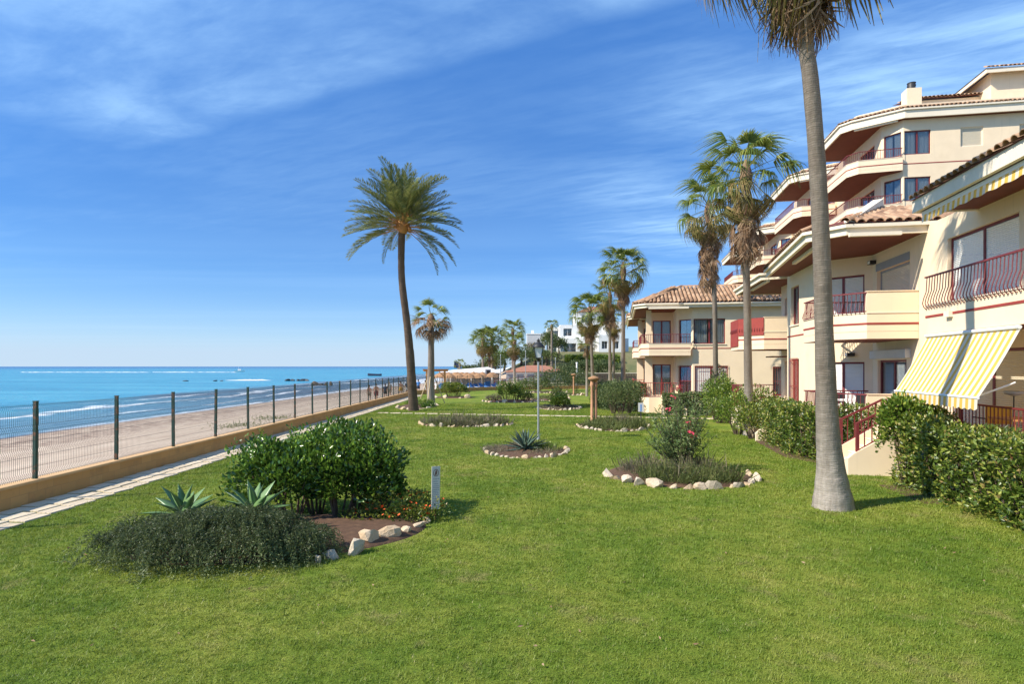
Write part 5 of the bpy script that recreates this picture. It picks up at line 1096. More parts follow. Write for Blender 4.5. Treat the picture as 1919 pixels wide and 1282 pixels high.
# ================= low cream house further along (two stepped units)
PL = Vector((10.75, 36.0, -.16))
def low_house(loc, label, right, windows=True, k=0):
    Lh = empty('low_house', loc, ROWZ, label, 'house', 'low two storey cream houses'); z1 = 3.36; e0, e1 = 6.2, 6.46
    ops = [(right-1.85, right-.05, 4.05, 5.55), (right-2.0, right-.12, .95, 2.75)]
    if windows and right > 6: ops += [(right-6.4, right-4.6, 4.1, 5.6), (right-6.3, right-4.5, 1.0, 2.7)]
    p, q = (0, -right), (0, 0)
    wall(Lh, p, q, -.5, e0+.2, ops if windows else [])
    if windows:
        window(Lh, p, q, *ops[0], 'glass', depth=.1); window(Lh, p, q, *ops[1], 'shutter', depth=.12, grille=True)
        if right > 6: window(Lh, p, q, *ops[2], 'glass', depth=.1); window(Lh, p, q, *ops[3], 'glass', depth=.12, grille=True)
    wall(Lh, (0, 0), (.95, .85), -.5, e0+.2, [(.12, 1.1, 4.05, 5.55), (.12, 1.1, .95, 2.75)]); window(Lh, (0, 0), (.95, .85), .12, 1.1, 4.05, 5.55, 'glass', mull=0, depth=.1); window(Lh, (0, 0), (.95, .85), .12, 1.1, .95, 2.75, 'glass', mull=0, depth=.1, grille=True)
    wall(Lh, (.95, .85), (3.2, .85), -.5, e0+.2); wall(Lh, (3.2, .85), (3.2, 2.4), -.5, e0+.2, [(.15, 1.3, 3.65, 5.7), (.15, 1.3, .8, 2.85)]); window(Lh, (3.2, .85), (3.2, 2.4), .15, 1.3, 3.65, 5.7, 'glass', name='balcony_door', depth=.1, sill=False); window(Lh, (3.2, .85), (3.2, 2.4), .15, 1.3, .8, 2.85, 'glass' if k == 0 else 'shutter', name='terrace_door', depth=.1, sill=False)
    wall(Lh, (3.2, 2.4), (8.3, 2.4), -.5, e0+.2)
    MB().box(-.3, .3, 2.25, 2.7, -.5, z1).box(-.25, .25, 2.3, 2.65, z1+.72, e0).build('pillar', M['cream'], Lh) if False else None
    MB().box(1.0, 1.45, 2.3, 2.72, -.5, z1-.003).build('pillar', M['cream'], Lh); MB().box(1.05, 1.35, 2.35, 2.65, z1+.21, e0).build('pillar', M['cream'], Lh)
    out = [(-.3, .15), (-.3, 2.55), (.15, 3.0), (4.6, 3.0), (4.6, 2.45)]
    balcony(Lh, out, z1, full=0, closed=[(-.3, .15), (-.3, 2.55), (.15, 3.0), (4.6, 3.0), (4.6, 1.0), (.4, .3)], up=.7, rail=1.28, belly=0, single=False, step=.15)
    band(Lh, p and [(0, -right), (0, -.0)], 0, 3.76); band(Lh, [(0, -right), (0, 0), (.95, .85)], 0, .88)
    MB().prism([(-.3, .15), (-.3, 2.55), (.15, 3.0), (4.6, 3.0), (4.6, 1.0), (.4, .3)], -.5, .85).build('terrace', M['cream'], Lh); railing(Lh, [(-.3, .9), (-.3, 2.55), (.15, 3.0), (4.6, 3.0)], .87, 1.75, -.03, 0, step=.15, single=False, m='stripe')
    ev = [(-.45, -right), (-.45, .6), (-.62, .9), (-.62, 2.75), (.05, 3.4), (8.6, 3.4)]; eave(Lh, ev, e0, e1, inner=[(8.6, .5), (.5, -right)]); slat_light(Lh, (-.5, 2.6), (-.5, .3), -.2, e0-.04)
    s = .40; apx = (2.55, .75, e1+1.28); rz = e1+1.28
    rf = MB().add([(-.65, 2.78, e1), (-.65, .9, e1), (-.5, .6, e1), (-.5, -right, e1), (2.55, -right, rz), (2.55, .35, rz)], [(0,1,2,3,4,5)]).add([(-.65, 2.78, e1), (.03, 3.47, e1), (2.55, .35, rz)], [(0,1,2)]).add([(.03, 3.47, e1), (8.7, 3.47, e1), (8.7, .35, rz), (2.55, .35, rz)], [(0,1,2,3)]).add([(2.55, .35, rz), (8.7, .35, rz), (8.7, -right, rz), (2.55, -right, rz)], [(0,1,2,3)]).build('roof', M['soffit'], Lh)
    tiles(rf, (-.58, 2.8, e1+.02), (0, -1, 0), Vector((3.1, 0, 1.28)), lambda a, t: a > t*.73-.05, int((right+2.8)/.235), 9)
    tiles(rf, (.05, 3.5, e1+.02), (1, 0, 0), Vector((0, -3.1, 1.28)), lambda a, t: a > t*.78-.1, 36, 9)
    tiles(rf, (-.65, 2.8, e1+.02), Vector((.68, .68, 0)), Vector((2.9, -2.9, 1.28*1.25)), lambda a, t: abs(a-.48) < .6*(1-t/3.9), 4, 10)
    ridge(rf, (-.6, 2.8, e1+.06), (2.5, .4, rz+.05)); ridge(rf, (.05, 3.45, e1+.06), (2.55, .42, rz+.05)); ridge(rf, (2.55, .35, rz+.03), (2.55, -right, rz+.03))
    MB().bar((3.19, .9, 6.0), (3.19, .9, 6.0+.01), .05, .05) 
    return Lh
LH = low_house(PL, 'low cream house with tiled hip roof facing the camera behind the thin palms', 9.5)
low_house(PL+U*8.4+B_*.25, 'left part of the low cream house with a shuttered door, beyond its corner balcony', .9, False, 1)
st2 = empty('garden_stairs', PL+U*(-.7)+B_*(1.2), ROWZ-math.pi/2+.0, 'pale pink steps going up to the low cream house', 'stairs')
st2.location.z = gz(35.5)
stairs(st2, 1.0, 5, .17, 1.2, .85, False); st2.rotation_euler = (0, 0, ROWZ+math.pi/2)
MB().box(-.05, .05, -.5, .4, 1.1, 1.75).build('gate_panel', M['maroon'], st2)

# ================= tall apartment building behind
PT = Vector((23.6, 36.5, 0.0))
def tower(a0, b0, top, label, right, floors, front=True):
    T = empty('apartment_building', PT+U*a0+B_*b0, ROWZ, label, 'building', 'stepped bays of the tall apartment building'); e0, e1 = top-.55, top
    fz = [top-3.60-2.8*i for i in range(floors)]          # slab undersides, top one first
    ops = []; 
    for z in fz:
        ops.append((right-1.5, right-.06, z+.98, z+2.42))
        if right > 8: ops += [(right-4.3, right-3.1, z+1.28, z+2.42), (right-7.4, right-6.2, z+1.28, z+2.42)]
    p, q = (0, -right), (0, 0); wall(T, p, q, 0, e1, ops)
    for i, o in enumerate(ops):
        kind = 'glass' if abs(o[1]-(right-.06)) < .01 else 'creamshutter'; window(T, p, q, *o, kind, depth=.1, mull=1 if kind == 'glass' else 0, frame='maroon' if kind == 'glass' else 'trim', sill=False)
    c1 = (.95, .85); wall(T, q, c1, 0, e1, [(.12, 1.12, z+.98, z+2.42) for z in fz]); wall(T, c1, (7.2, .85), 0, e1, [(1.0, 3.4, z+.25, z+2.35) for z in fz]); wall(T, (7.2, .85), (10.7, .2), 0, e1); wall(T, (10.7, .2), (10.7, -right), 0, e1)
    for z in fz:
        window(T, q, c1, .12, 1.12, z+.98, z+2.42, 'glass', mull=0, depth=.1, sill=False); window(T, c1, (7.2, .85), 1.0, 3.4, z+.25, z+2.35, 'glass', name='balcony_door', depth=.12, sill=False)
        out = [(-.22, .12), (.12, 2.45), (.8, 2.9), (6.6, 2.9), (6.6, .9)]
        balcony(T, out, z, full=0, closed=[(-.22, .12), (.12, 2.45), (.8, 2.9), (6.6, 2.9), (6.6, .9), (1.0, .9), (.1, .1)], up=.78, rail=1.36, belly=0, single=False, step=.14); band(T, [p, q], 0, z+.40)
    ev = [(-.45, -right), (-.45, .1), (1.0, 2.5), (1.6, 3.0), (7.2, 3.0), (7.2, .9)]; eave(T, ev, e0, e1, inner=[(7.2, .5), (.4, -right)]); slat_light(T, (-.2, .4), (1.0, 2.4), -.1, e0-.04) 
    vs = []; o1 = offs(ev, .06); o2 = offs(ev, -1.0); n = len(ev)
    rf = MB().add([(x, y, e1) for x, y in o1]+[(x, y, e1+.42) for x, y in o2], [(i, i+1, n+i+1, n+i) for i in range(n-1)]).build('roof', M['soffit'], T)
    for i in range(n-2):
        a = Vector((*o1[i], e1+.02)); b = Vector((*o1[i+1], e1+.02)); c = Vector((*o2[i], e1+.44)); s = (b-a).normalized(); nrm = Vector((-s.y, s.x, 0)); L = (b-a).length; sa = (Vector((*o2[i], 0))-Vector((*o1[i], 0))).dot(s); sb = L+(Vector((*o2[i+1], 0))-Vector((*o1[i+1], 0))).dot(s); tl = math.hypot(1.06, .42)
        tiles(rf, a, s, -nrm*1.06+Vector((0, 0, .42)), lambda u, t, sa=sa, sb=sb, L=L: sa*t/tl-.1 < u < L+(sb-L)*t/tl+.1, int(L/.235)+1, 3)
    MB().strip(ev, -1.16, -1.0, e1-.3, e1+.62).build('roof_parapet', M['cream'], T); MB().prism(offs(ev, -1.1)+[(9, -right)], e1+.3, e1+.34).build('roof_deck', M['trim'], T)
    return T
T1 = tower(0, 0, 17.95, 'tall cream apartment block at the upper right with a chimney on its roof', 14.0, 5)
tower(10.6, .3, 17.95, 'second bay of the tall block, its balcony seen just left of the tall palm trunk', 3.0, 5)
tower(20.6, .9, 15.9, 'third lower bay of the tall block with a glazed balcony corner', 4.0, 4)
tower(31.0, 1.3, 15.6, 'farthest bay of the tall block behind the ragged palms', 3.0, 4)
ch = empty('chimney', PT+U*2.2+B_*(-1.4)+Vector((0, 0, 17.9)), ROWZ, 'cream chimney with a dark round pot on the tall block roof', 'chimney'); MB().box(-.4, .4, -.42, .42, 0, 2.2).build('stack', M['cream'], ch); MB().lathe([(.24, 2.2), (.26, 2.3), (.22, 2.35), (.26, 2.5), (.22, 2.55), (.26, 2.66)], 12).build('pot', M['dark'], ch)
ph = empty('roof_house', PT+U*3.2+B_*(-4.2)+Vector((0, 0, 17.9)), ROWZ, 'small roof storey with red tiles on top of the tall block', 'building')
MB().box(0, 6, -3.2, 2.2, 0, 1.9).build('wall', M['cream'], ph); r_ = MB().add([(-.3, -3.6, 1.95), (-.3, 2.5, 1.95), (2.5, 2.5, 2.7), (2.5, -3.6, 2.7)], [(0,1,2,3)]).build('roof', M['soffit'], ph); tiles(r_, (-.33, 2.5, 1.97), (0, -1, 0), Vector((2.8, 0, .75)), lambda s, t: True, 26, 6)
ph2 = empty('roof_house', PT+U*2.0+B_*(-8.4)+Vector((0, 0, 17.9)), ROWZ, 'higher hipped roof storey at the upper right corner of the picture', 'building')
MB().box(0, 6, -4, 2.6, 0, 2.9).build('wall', M['cream'], ph2); r_ = MB().add([(-.6, 3.2, 2.9), (-.6, -4, 2.9), (2.6, -4, 4.3), (2.6, .5, 4.3)], [(0,1,2,3)]).add([(-.6, 3.2, 2.9), (2.6, .5, 4.3), (7, .5, 4.3), (7, 3.2, 2.9)], [(0,1,2,3)]).build('roof', M['soffit'], ph2)
tiles(r_, (-.62, 3.2, 2.93), (0, -1, 0), Vector((3.2, 0, 1.4)), lambda s, t: s > t*.8, 30, 9); MB().strip([(-.55, -4), (-.55, 3.15), (7, 3.15)], -.08, 0, 2.65, 2.9).build('fascia', M['trim'], ph2)

# ================= hedges along the houses
hedge([W2(-.75, 1.25), W2(-.75, 2.2), W2(.45, 2.85), W2(4.2, 2.85)], .75, 0, 1.50, 9500, .085, .048, M['hedge'], 'clipped hedge before the middle house, behind the tall grey palm', seed=2, soil=.2)
hedge([W2(-3.9, 1.75), W2(-11, 1.55)], .95, 0, 1.50, 13000, .085, .046, M['hedge'], 'clipped leafy hedge at the right edge below the awning terrace', seed=3, soil=.32)
shrub('climbing_shrub', Vector((*W2(-3.35, 1.75), gz(13.5))), [((0, 0, 1.15), (.55, .5, .85)), ((-.2, -.25, 1.45), (.5, .5, .55)), ((.1, -.55, 1.0), (.5, .5, .8))], 5200, .10, .065, M['bright'], 'big leaved green climber covering the stair end of the right hedge', cat='shrub')
def wb(a, b, o=P0): p = o+U*a+B_*b; return Vector((p.x, p.y, gz(p.y)))
def bushat(p, w, h, m, n, L, label, d=None, name='round_bush', cat='bush'):
    d = d or w; bl = [((0, 0, h*.5), (w*.5, d*.5, h*.5)), ((-w*.22, -d*.15, h*.42), (w*.33, d*.36, h*.44)), ((w*.22, -d*.1, h*.45), (w*.33, d*.36, h*.46))]; return shrub(name, p, bl, n, L, L*.52, m, label, None, cat)
bushat(wb(7.0, 3.2), 2.3, 1.75, M['bright'], 4200, .10, 'bright green bush between the two ragged palm trunks and the hedge')
bushat(wb(5.4, 3.1), 1.6, 1.3, M['hedge'], 2400, .10, 'darker bush at the far end of the middle house hedge')
bushat(wb(14.0, 3.0), 2.0, 2.1, M['bright'], 3600, .12, 'yellow green bush right of the shaggy palm foot'); bushat(wb(12.4, 3.2), 1.5, 1.1, M['herb'], 1500, .12, 'low yellowish shrub behind the ragged palm foot')
bushat(wb(15.6, 2.9), 1.3, 2.7, M['olive'], 1800, .12, 'dark upright shrub against the low cream house')
hedge([W2(17.2, 3.2), W2(17.0, 5.6)], 1.0, 0, 1.25, 3600, .11, .06, M['olive'], 'dark low hedge under the barred window of the low house', seed=5)
bushat(AT(1163, 772, 34.5)*1.0, 2.25, 1.75, M['olive'], 4200, .09, 'clipped round grey green ball bush left of the pink steps')
bb = bpy.data.objects[-1] if False else None
hedge([(8.1, 37.2), (7.0, 37.5), (6.4, 40.5)], 1.6, 0, 1.75, 5200, .12, .065, M['fartree'], 'dark loose hedge between the ball bush and the pink steps', seed=6)
hedge([(6.6, 43.5), (6.9, 48.5)], 1.3, 0, 1.3, 2600, .14, .07, M['bright'], 'bright clipped hedge behind the ball bush', seed=7)
st3 = empty('garden_stairs', wb(5.0, 2.3), ROWZ, 'small cream steps between the hedge and the bright bush', 'stairs'); stairs(st3, 1.0, 4, .17, .9, .7, False)
# ---------------------------------------------------------------- garden furniture and signs
def street_lamp():
    b = G(1009, 825); r = empty('street_lamp', b, 0, 'grey street lamp post with black lantern in the middle of the lawn', 'street lamp')
    zt = CZ-(672-687)/FPX*b.y-b.z; MB().tube([(0, 0, -.3), (0, 0, zt)], [.042, .038], 10).lathe([(.07, -.05), (.07, .10), (.05, .14)], 10).build('post', M['galv'], r)
    ln = MB().lathe([(.05, zt-.12), (.06, zt-.02), (.10, zt), (.10, zt+.03)], 8).build('lantern', M['dark'], r)
    z0 = zt+.03; z1 = zt+.40; w0 = .105; w1 = .195
    for i in range(4):
        a = math.pi/4+i*math.pi/2; c = (math.cos(a), math.sin(a)); d = (math.cos(a+math.pi/2), math.sin(a+math.pi/2)); k = 1.2
        MB().bar((c[0]*w0*k, c[1]*w0*k, z0), (c[0]*w1*k, c[1]*w1*k, z1), .02, .02).build('frame_bar', M['dark'], ln)
        f = .97; MB().add([(c[0]*w0*k*f, c[1]*w0*k*f, z0), (d[0]*w0*k*f, d[1]*w0*k*f, z0), (d[0]*w1*k*f, d[1]*w1*k*f, z1), (c[0]*w1*k*f, c[1]*w1*k*f, z1)], [(0,1,2,3)]).build('pane', M['frost'], ln)
    MB().box(-w1-.03, w1+.03, -w1-.03, w1+.03, z1, z1+.025).lathe([(w1*1.15, z1+.025), (w1*.95, z1+.10), (w1*.62, z1+.17), (.06, z1+.20), (.05, z1+.24), (.075, z1+.26), (.03, z1+.30), (.01, z1+.34)], 12).build('lantern_roof', M['dark'], ln)
M['frost'] = mat('frosted_pane', (0.74, 0.75, 0.76), 0.35, 0.03, 3)
street_lamp()
def garden_sign():
    b = G(815, 976); r = empty('garden_sign', b, R(28), 'narrow weathered white notice board on a rusty stake by the near bed', 'sign')
    MB().box(-.012, .012, -.012, .012, -.1, .28).build('stake', M['rust'], r); h = .80
    bd = MB().prism([(-.075, .014), (.075, .014), (.075, .026), (-.075, .026)], .20, .92).build('board', M['board'], r, (0, -.04, 0), (R(-2), R(1.5), 0))
    pc = MB(); N = 14
    for i in range(N):
        a = 2*math.pi*i/N; b2 = 2*math.pi*(i+1)/N; pc.add([(.052*math.cos(a), .0125, .81+.062*math.sin(a)), (.052*math.cos(b2), .0125, .81+.062*math.sin(b2)), (.041*math.cos(b2), .0125, .81+.05*math.sin(b2)), (.041*math.cos(a), .0125, .81+.05*math.sin(a))], [(0,1,2,3)])
    pc.add([(-.022, .012, .775), (.0, .012, .77), (.018, .012, .79), (.024, .012, .83), (.008, .012, .855), (-.012, .012, .84), (-.02, .012, .81)], [tuple(range(7))]).build('pictogram', M['inkbrown'], bd)
    ln = MB(); q = random.Random(3); z = .70
    while z > .24:
        x = -.055+q.uniform(0, .012); 
        while x < .045: w = q.uniform(.012, .03); ln.add([(x, .0125, z), (min(.056, x+w), .0125, z), (min(.056, x+w), .0125, z+.011), (x, .0125, z+.011)], [(0,1,2,3)]); x += w+.008
        z -= .030 if z < .60 else .040
    ln.build('lettering', M['inkgrey'], bd)
M['rust'] = mat('rusty_stake', (0.22, 0.08, 0.035), 0.85, 0.3, 20); M['board'] = mat('weathered_board', (0.62, 0.58, 0.50), 0.8, 0.12, 9); M['inkbrown'] = mat('faded_brown_print', (0.22, 0.12, 0.08), 0.8, 0.2, 20); M['inkgrey'] = mat('faded_grey_print', (0.26, 0.25, 0.26), 0.8, 0.2, 20)
garden_sign()
b = G(1201, 787); r = empty('notice_sign', b, R(-8), 'small pale grey notice on a dark post near the pink steps', 'sign'); MB().box(-.03, .03, -.02, .02, -.1, .85).build('post', M['dark'], r); bd = MB().box(-.14, .14, -.035, -.022, .42, .88).build('board', M['lightgrey'], r); MB().box(-.03, .035, -.04, -.036, .44, .80).build('blue_print', M['navy'] if 'navy' in M else M['bluefab'], bd)
def column(px, py, y, h, label, twin=False):
    p = AT(px, py, y); p.z = gz(y); r = empty('garden_column', p, 0, label, 'column')
    for k in ((-.085, .03), (.095, .08)) if twin else ((0, 0),):
        c = MB().lathe([(.10, -.1), (.10, .10), (.075, .15), (.07, h*.5), (.066, h-.38), (.09, h-.33), (.09, h-.2), (.07, h-.17), (.08, h-.1)], 14, c=k).build('shaft', M['terra'], r)
    MB().lathe([(.10, h-.12), (.19, h-.06), (.29, h+.02), (.27, h+.07), (.15, h+.11), (.05, h+.15)], 16).build('dish', M['thatch'], r)
column(1113, 790, 28.6, 2.15, 'twin terracotta columns under a brown dish in the near herb bed', True)
column(1075, 742, 63, 2.1, 'single far terracotta column with a brown dish')
def chair(loc, rz, mname, label, cushion=None):
    r = empty('terrace_chair', loc, rz, label, 'chair')
    for x in (-.22, .22):
        for y in (-.22, .22): MB().tube([(x, y, 0), (x, y, .44 if y < 0 else .92)], .015, 6).build('leg', M[mname], r)
    MB().box(-.24, .24, -.24, .24, .42, .45).build('seat', M[cushion or mname], r); MB().box(-.24, .24, .205, .235, .55, .92).build('backrest', M[cushion or mname], r)
    for x in (-.25, .25): MB().bar((x, -.22, .66), (x, .22, .66), .04, .025).build('armrest', M[mname], r)
def table(loc, label, m='white', w=.75):
    r = empty('terrace_table', loc, ROWZ, label, 'table'); MB().box(-w/2, w/2, -w/2, w/2, .70, .735).build('table_top', M[m], r)
    for x in (-1, 1):
        for y in (-1, 1): MB().tube([(x*(w/2-.06), y*(w/2-.06), 0), (x*(w/2-.06), y*(w/2-.06), .70)], .018, 6).build('leg', M[m], r)
def onT(a, b, z): p = P0+U*a+B_*b; return Vector((p.x, p.y, z))
table(onT(1.6, 1.25, ZF), 'white table on the middle house terrace'); chair(onT(1.0, 1.0, ZF), ROWZ+1.2, 'dark', 'dark chair nearer the hedge on the middle house terrace'); chair(onT(2.3, 1.3, ZF), ROWZ-1.6, 'dark', 'dark chair farther along the middle house terrace')
M['yellow'] = mat('yellow_cushion', (0.72, 0.42, 0.06), 0.8, 0.1, 6)
table(onT(-5.2, .45, ZF), 'wooden table on the awning terrace at the right edge', 'wood', .8); chair(onT(-4.2, .45, ZF), ROWZ+1.57, 'dark', 'yellow cushioned chair under the striped awning', 'yellow')
r = empty('dish_heater', onT(-5.0, .50, ZF), ROWZ, 'small grey dish on a thin stand beside the awning arm', 'heater'); MB().tube([(0, 0, 0), (0, 0, 1.18)], .012, 6).build('stand', M['dark'], r); MB().lathe([(.02, 1.16), (.15, 1.20), (.17, 1.25), (.16, 1.26), (.02, 1.19)], 14).build('dish', M['grey'], r)
# ---------------------------------------------------------------- beach: people, parasols, bar
def person(px, pyf, label, h=1.72, top=None, bottom='dark', hair='hair', stride=.12, face=math.pi, arm=.15, zb=-.76, bag=None):
    y = (CZ-zb)*FPX/(pyf-687.0); p = AT(px, pyf, y); p.z = float(H(p.x, p.y)); r = empty('person', p, face, label, 'person', 'people walking along the beach'); k = h/1.72
    J = {'pel': (0, 0, .92), 'wst': (0, 0, 1.08), 'chs': (0, -.01, 1.30), 'nek': (0, 0, 1.47), 'hd0': (0, .015, 1.56), 'hd1': (0, .02, 1.66)}
    E = [('pel', 'wst'), ('wst', 'chs'), ('chs', 'nek'), ('nek', 'hd0'), ('hd0', 'hd1')]; Rr = {'pel': .145, 'wst': .125, 'chs': .15, 'nek': .055, 'hd0': .088, 'hd1': .082}
    for s, n in ((-1, 'l'), (1, 'r')):
        J['sh'+n] = (s*.175, 0, 1.40); J['el'+n] = (s*.23, -s*arm*.3+.02, 1.13); J['wr'+n] = (s*.235, .08-s*arm*.5, .89); J['hn'+n] = (s*.23, .11-s*arm*.55, .80)
        J['hp'+n] = (s*.09, 0, .88); J['kn'+n] = (s*.10, s*stride*.7+.03, .48); J['an'+n] = (s*.10, s*stride, .08); J['ft'+n] = (s*.11, s*stride+.15, .035)
        Rr.update({'sh'+n: .058, 'el'+n: .042, 'wr'+n: .030, 'hn'+n: .034, 'hp'+n: .095, 'kn'+n: .058, 'an'+n: .038, 'ft'+n: .032})
        E += [('chs', 'sh'+n), ('sh'+n, 'el'+n), ('el'+n, 'wr'+n), ('wr'+n, 'hn'+n), ('pel', 'hp'+n), ('hp'+n, 'kn'+n), ('kn'+n, 'an'+n), ('an'+n, 'ft'+n)]
    ks = list(J); me = bpy.data.meshes.new('body'); me.from_pydata([tuple(c*k for c in J[a]) for a in ks], [(ks.index(a), ks.index(b)) for a, b in E], []); me.materials.append(M['skin'])
    o = link('body', me, r); sm = o.modifiers.new('skin', 'SKIN'); sv = me.skin_vertices[0].data if me.skin_vertices else None
    if sv is None:
        bm = bmesh.new(); bm.from_mesh(me); bm.verts.layers.skin.verify(); bm.to_mesh(me); bm.free(); sv = me.skin_vertices[0].data
    for i, a in enumerate(ks): sv[i].radius = (Rr[a]*k, Rr[a]*k*(.72 if a in ('chs', 'wst', 'pel') else 1)); sv[i].use_root = a == 'pel'
    ss = o.modifiers.new('sub', 'SUBSURF'); ss.levels = 1; ss.render_levels = 1
    def sh(prof, m, name): 
        mb = MB(); n = 12; vs = [(a*math.cos(6.283*j/n)*k, (b*math.sin(6.283*j/n)-.005)*k, z*k) for a, b, z in prof for j in range(n)]; mb.add(vs, [(i*n+j, i*n+(j+1) % n, (i+1)*n+(j+1) % n, (i+1)*n+j) for i in range(len(prof)-1) for j in range(n)], 0, True); return mb.build(name, M[m], o)
    if bottom:
        sh([(.185, .135, .80), (.19, .14, .92), (.165, .125, 1.04)], bottom, 'shorts')
        for s in (-1, 1): MB().tube([(s*.095*k, 0, .86*k), (s*.105*k, s*stride*.35*k+.01, .60*k)], [.115*k, .10*k], 10, caps=False).build('shorts_leg', M[bottom], o)
    if top:
        sh([(.175, .135, .98), (.165, .125, 1.12), (.20, .14, 1.30), (.195, .12, 1.40), (.08, .075, 1.47)], top, 'shirt')
        for s in (-1, 1): MB().tube([(s*.16*k, 0, 1.41*k), (s*.215*k, -s*arm*.15, 1.22*k)], [.078*k, .07*k], 8, caps=False).build('sleeve', M[top], o)
    sh([(.098, .108, 1.585), (.10, .112, 1.64), (.085, .098, 1.71), (.035, .04, 1.755)], hair, 'hair')
    if bag: MB().box(.26*k, .34*k, -.12, .14, .55, .85).build('bag', M[bag], r)
M['hair'] = mat('dark_hair', (0.05, 0.032, 0.02), 0.7, 0.2, 9); M['grey_hair'] = mat('grey_hair', (0.30, 0.27, 0.24), 0.7, 0.2, 9); M['pinkfab'] = mat('pink_cloth', (0.62, 0.28, 0.26), 0.8, 0.1, 5); M['navy'] = mat('navy_cloth', (0.03, 0.04, 0.08), 0.8, 0.1, 5); M['khaki'] = mat('khaki_cloth', (0.30, 0.25, 0.17), 0.8, 0.1, 5); M['greyfab'] = mat('grey_cloth', (0.42, 0.40, 0.37), 0.8, 0.1, 5)
person(692, 749, 'person in tan swimwear walking away left of the beach walkers', 1.62, None, 'khaki', 'hair', .10)
person(705, 750, 'bare backed person in dark shorts second from the left on the beach', 1.78, None, 'maroon', 'grey_hair', -.10)
person(722, 746, 'person in dark clothes half hidden beside the grey shirted one', 1.6, 'navy', 'dark', 'hair', .14)
person(730, 744, 'person in a grey shirt and dark shorts on the beach', 1.76, 'greyfab', 'khaki', 'grey_hair', -.14)
person(751, 740, 'bare shouldered person in yellow beachwear near the date palm trunk', 1.7, None, 'yellow', 'hair', .12)
person(763, 739, 'person in dark top and white shorts left of the date palm trunk', 1.66, 'navy', 'white', 'hair', -.12)
person(784, 737, 'person in a bright blue shirt right of the date palm trunk', 1.72, 'bluefab', 'navy', 'hair', .12)
person(797, 738, 'person in a pale shirt left of the staked palm', 1.65, 'greyfab', 'white', 'hair', -.1)
person(818, 740, 'person in white clothes behind the staked palm', 1.6, 'white', 'white', 'hair', .1)
# timber gateway at the beach
r = empty('timber_gateway', (-8.9, 71.0, -.78), R(12), 'orange timber gateway frame behind the staked palm', 'gateway')
for x in (-1.1, 1.0):
    MB().box(x-.11, x+.11, -.11, .11, -.2, 2.75).build('post', M['wood'], r); MB().bar((x, 0, 2.1), (x*.35, 0, 2.7), .1, .1).build('brace', M['wood'], r)
MB().box(-1.5, 1.4, -.13, .13, 2.75, 2.95).build('beam', M['wood'], r); MB().box(-1.6, 1.5, -.3, .3, 2.952, 3.03).build('cap_board', M['redroof'], r)
def parasol_proto():
    r = empty('thatched_parasol', (0, 0, 0), 0, 'x', 'parasol', 'thatched beach parasols'); MB().tube([(0, 0, -.1), (0, 0, 2.3)], .04, 6).build('pole', M['palewood'], r); mb = MB(); n = 16; vs = []
    for i in range(n): a = 6.2832*i/n; j = .06*((i*7) % 5-2)/2; vs += [(1.15*math.cos(a), 1.15*math.sin(a), 1.72+j), (.6*math.cos(a), .6*math.sin(a), 2.12), (.05*math.cos(a), .05*math.sin(a), 2.42)]
    fs = []
    for i in range(n): a = i*3; b = ((i+1) % n)*3; fs += [(a, b, b+1, a+1), (a+1, b+1, b+2, a+2)]
    mb.add(vs, fs).build('thatch', M['thatch'], r); return r
def lounger_proto():
    r = empty('sun_lounger', (0, 0, 0), 0, 'x', 'sun lounger', 'sun loungers under the parasols'); MB().box(-.3, .3, -.95, .95, .26, .30).build('frame', M['white'], r); MB().box(-.28, .28, -.95, .35, .302, .36).build('mattress', M['bluefab'], r); MB().add([(-.28, .36, .31), (.28, .36, .31), (.28, .92, .68), (-.28, .92, .68), (-.28, .36, .37), (.28, .36, .37), (.28, .89, .73), (-.28, .89, .73)], [(3,2,1,0), (4,5,6,7), (0,1,5,4), (1,2,6,5), (2,3,7,6), (3,0,4,7)]).build('backrest', M['bluefab'], r)
    for x in (-.26, .26):
        for y in (-.8, .8): MB().box(x-.03, x+.03, y-.03, y+.03, 0, .258).build('leg', M['white'], r)
    return r
pp_ = parasol_proto(); lp_ = lounger_proto(); q = random.Random(12); k = 0; spots = []
rowsP = [(84.5, (828, 843, 860, 878, 897)), (90.0, (822, 838, 856, 873, 889, 906, 921)), (97.0, (826, 841, 858, 875, 893, 910, 926)), (104.0, (832, 850, 868, 886, 904))]; names = ['nearest', 'second', 'third', 'farthest']; ords = ['first', 'second', 'third', 'fourth', 'fifth', 'sixth', 'seventh']
for ri, (yy, pxs) in enumerate(rowsP):
    for ci, px in enumerate(pxs):
        x = (px-959.5)/FPX*yy+q.uniform(-.2, .2); y = yy+q.uniform(-.6, .6); z = float(H(x, y)); o = pp_ if k == 0 else copy_tree(pp_); o.location = (x, y, z); o.rotation_euler = (0, 0, q.uniform(0, 3)); o['label'] = 'thatched parasol, %s from the left in the %s beach row' % (ords[ci], names[ri])
        if ri < 3:
            for sx in (-.75, .75):
                l = lp_ if (k == 0 and sx < 0) else copy_tree(lp_); l.location = (x+sx, y-.6, float(H(x+sx, y-.6))); l.rotation_euler = (0, 0, q.uniform(-.15, .15)+.5); l['label'] = 'blue lounger %s of the %s parasol in the %s beach row' % ('left' if sx < 0 else 'right', ords[ci], names[ri])
        k += 1
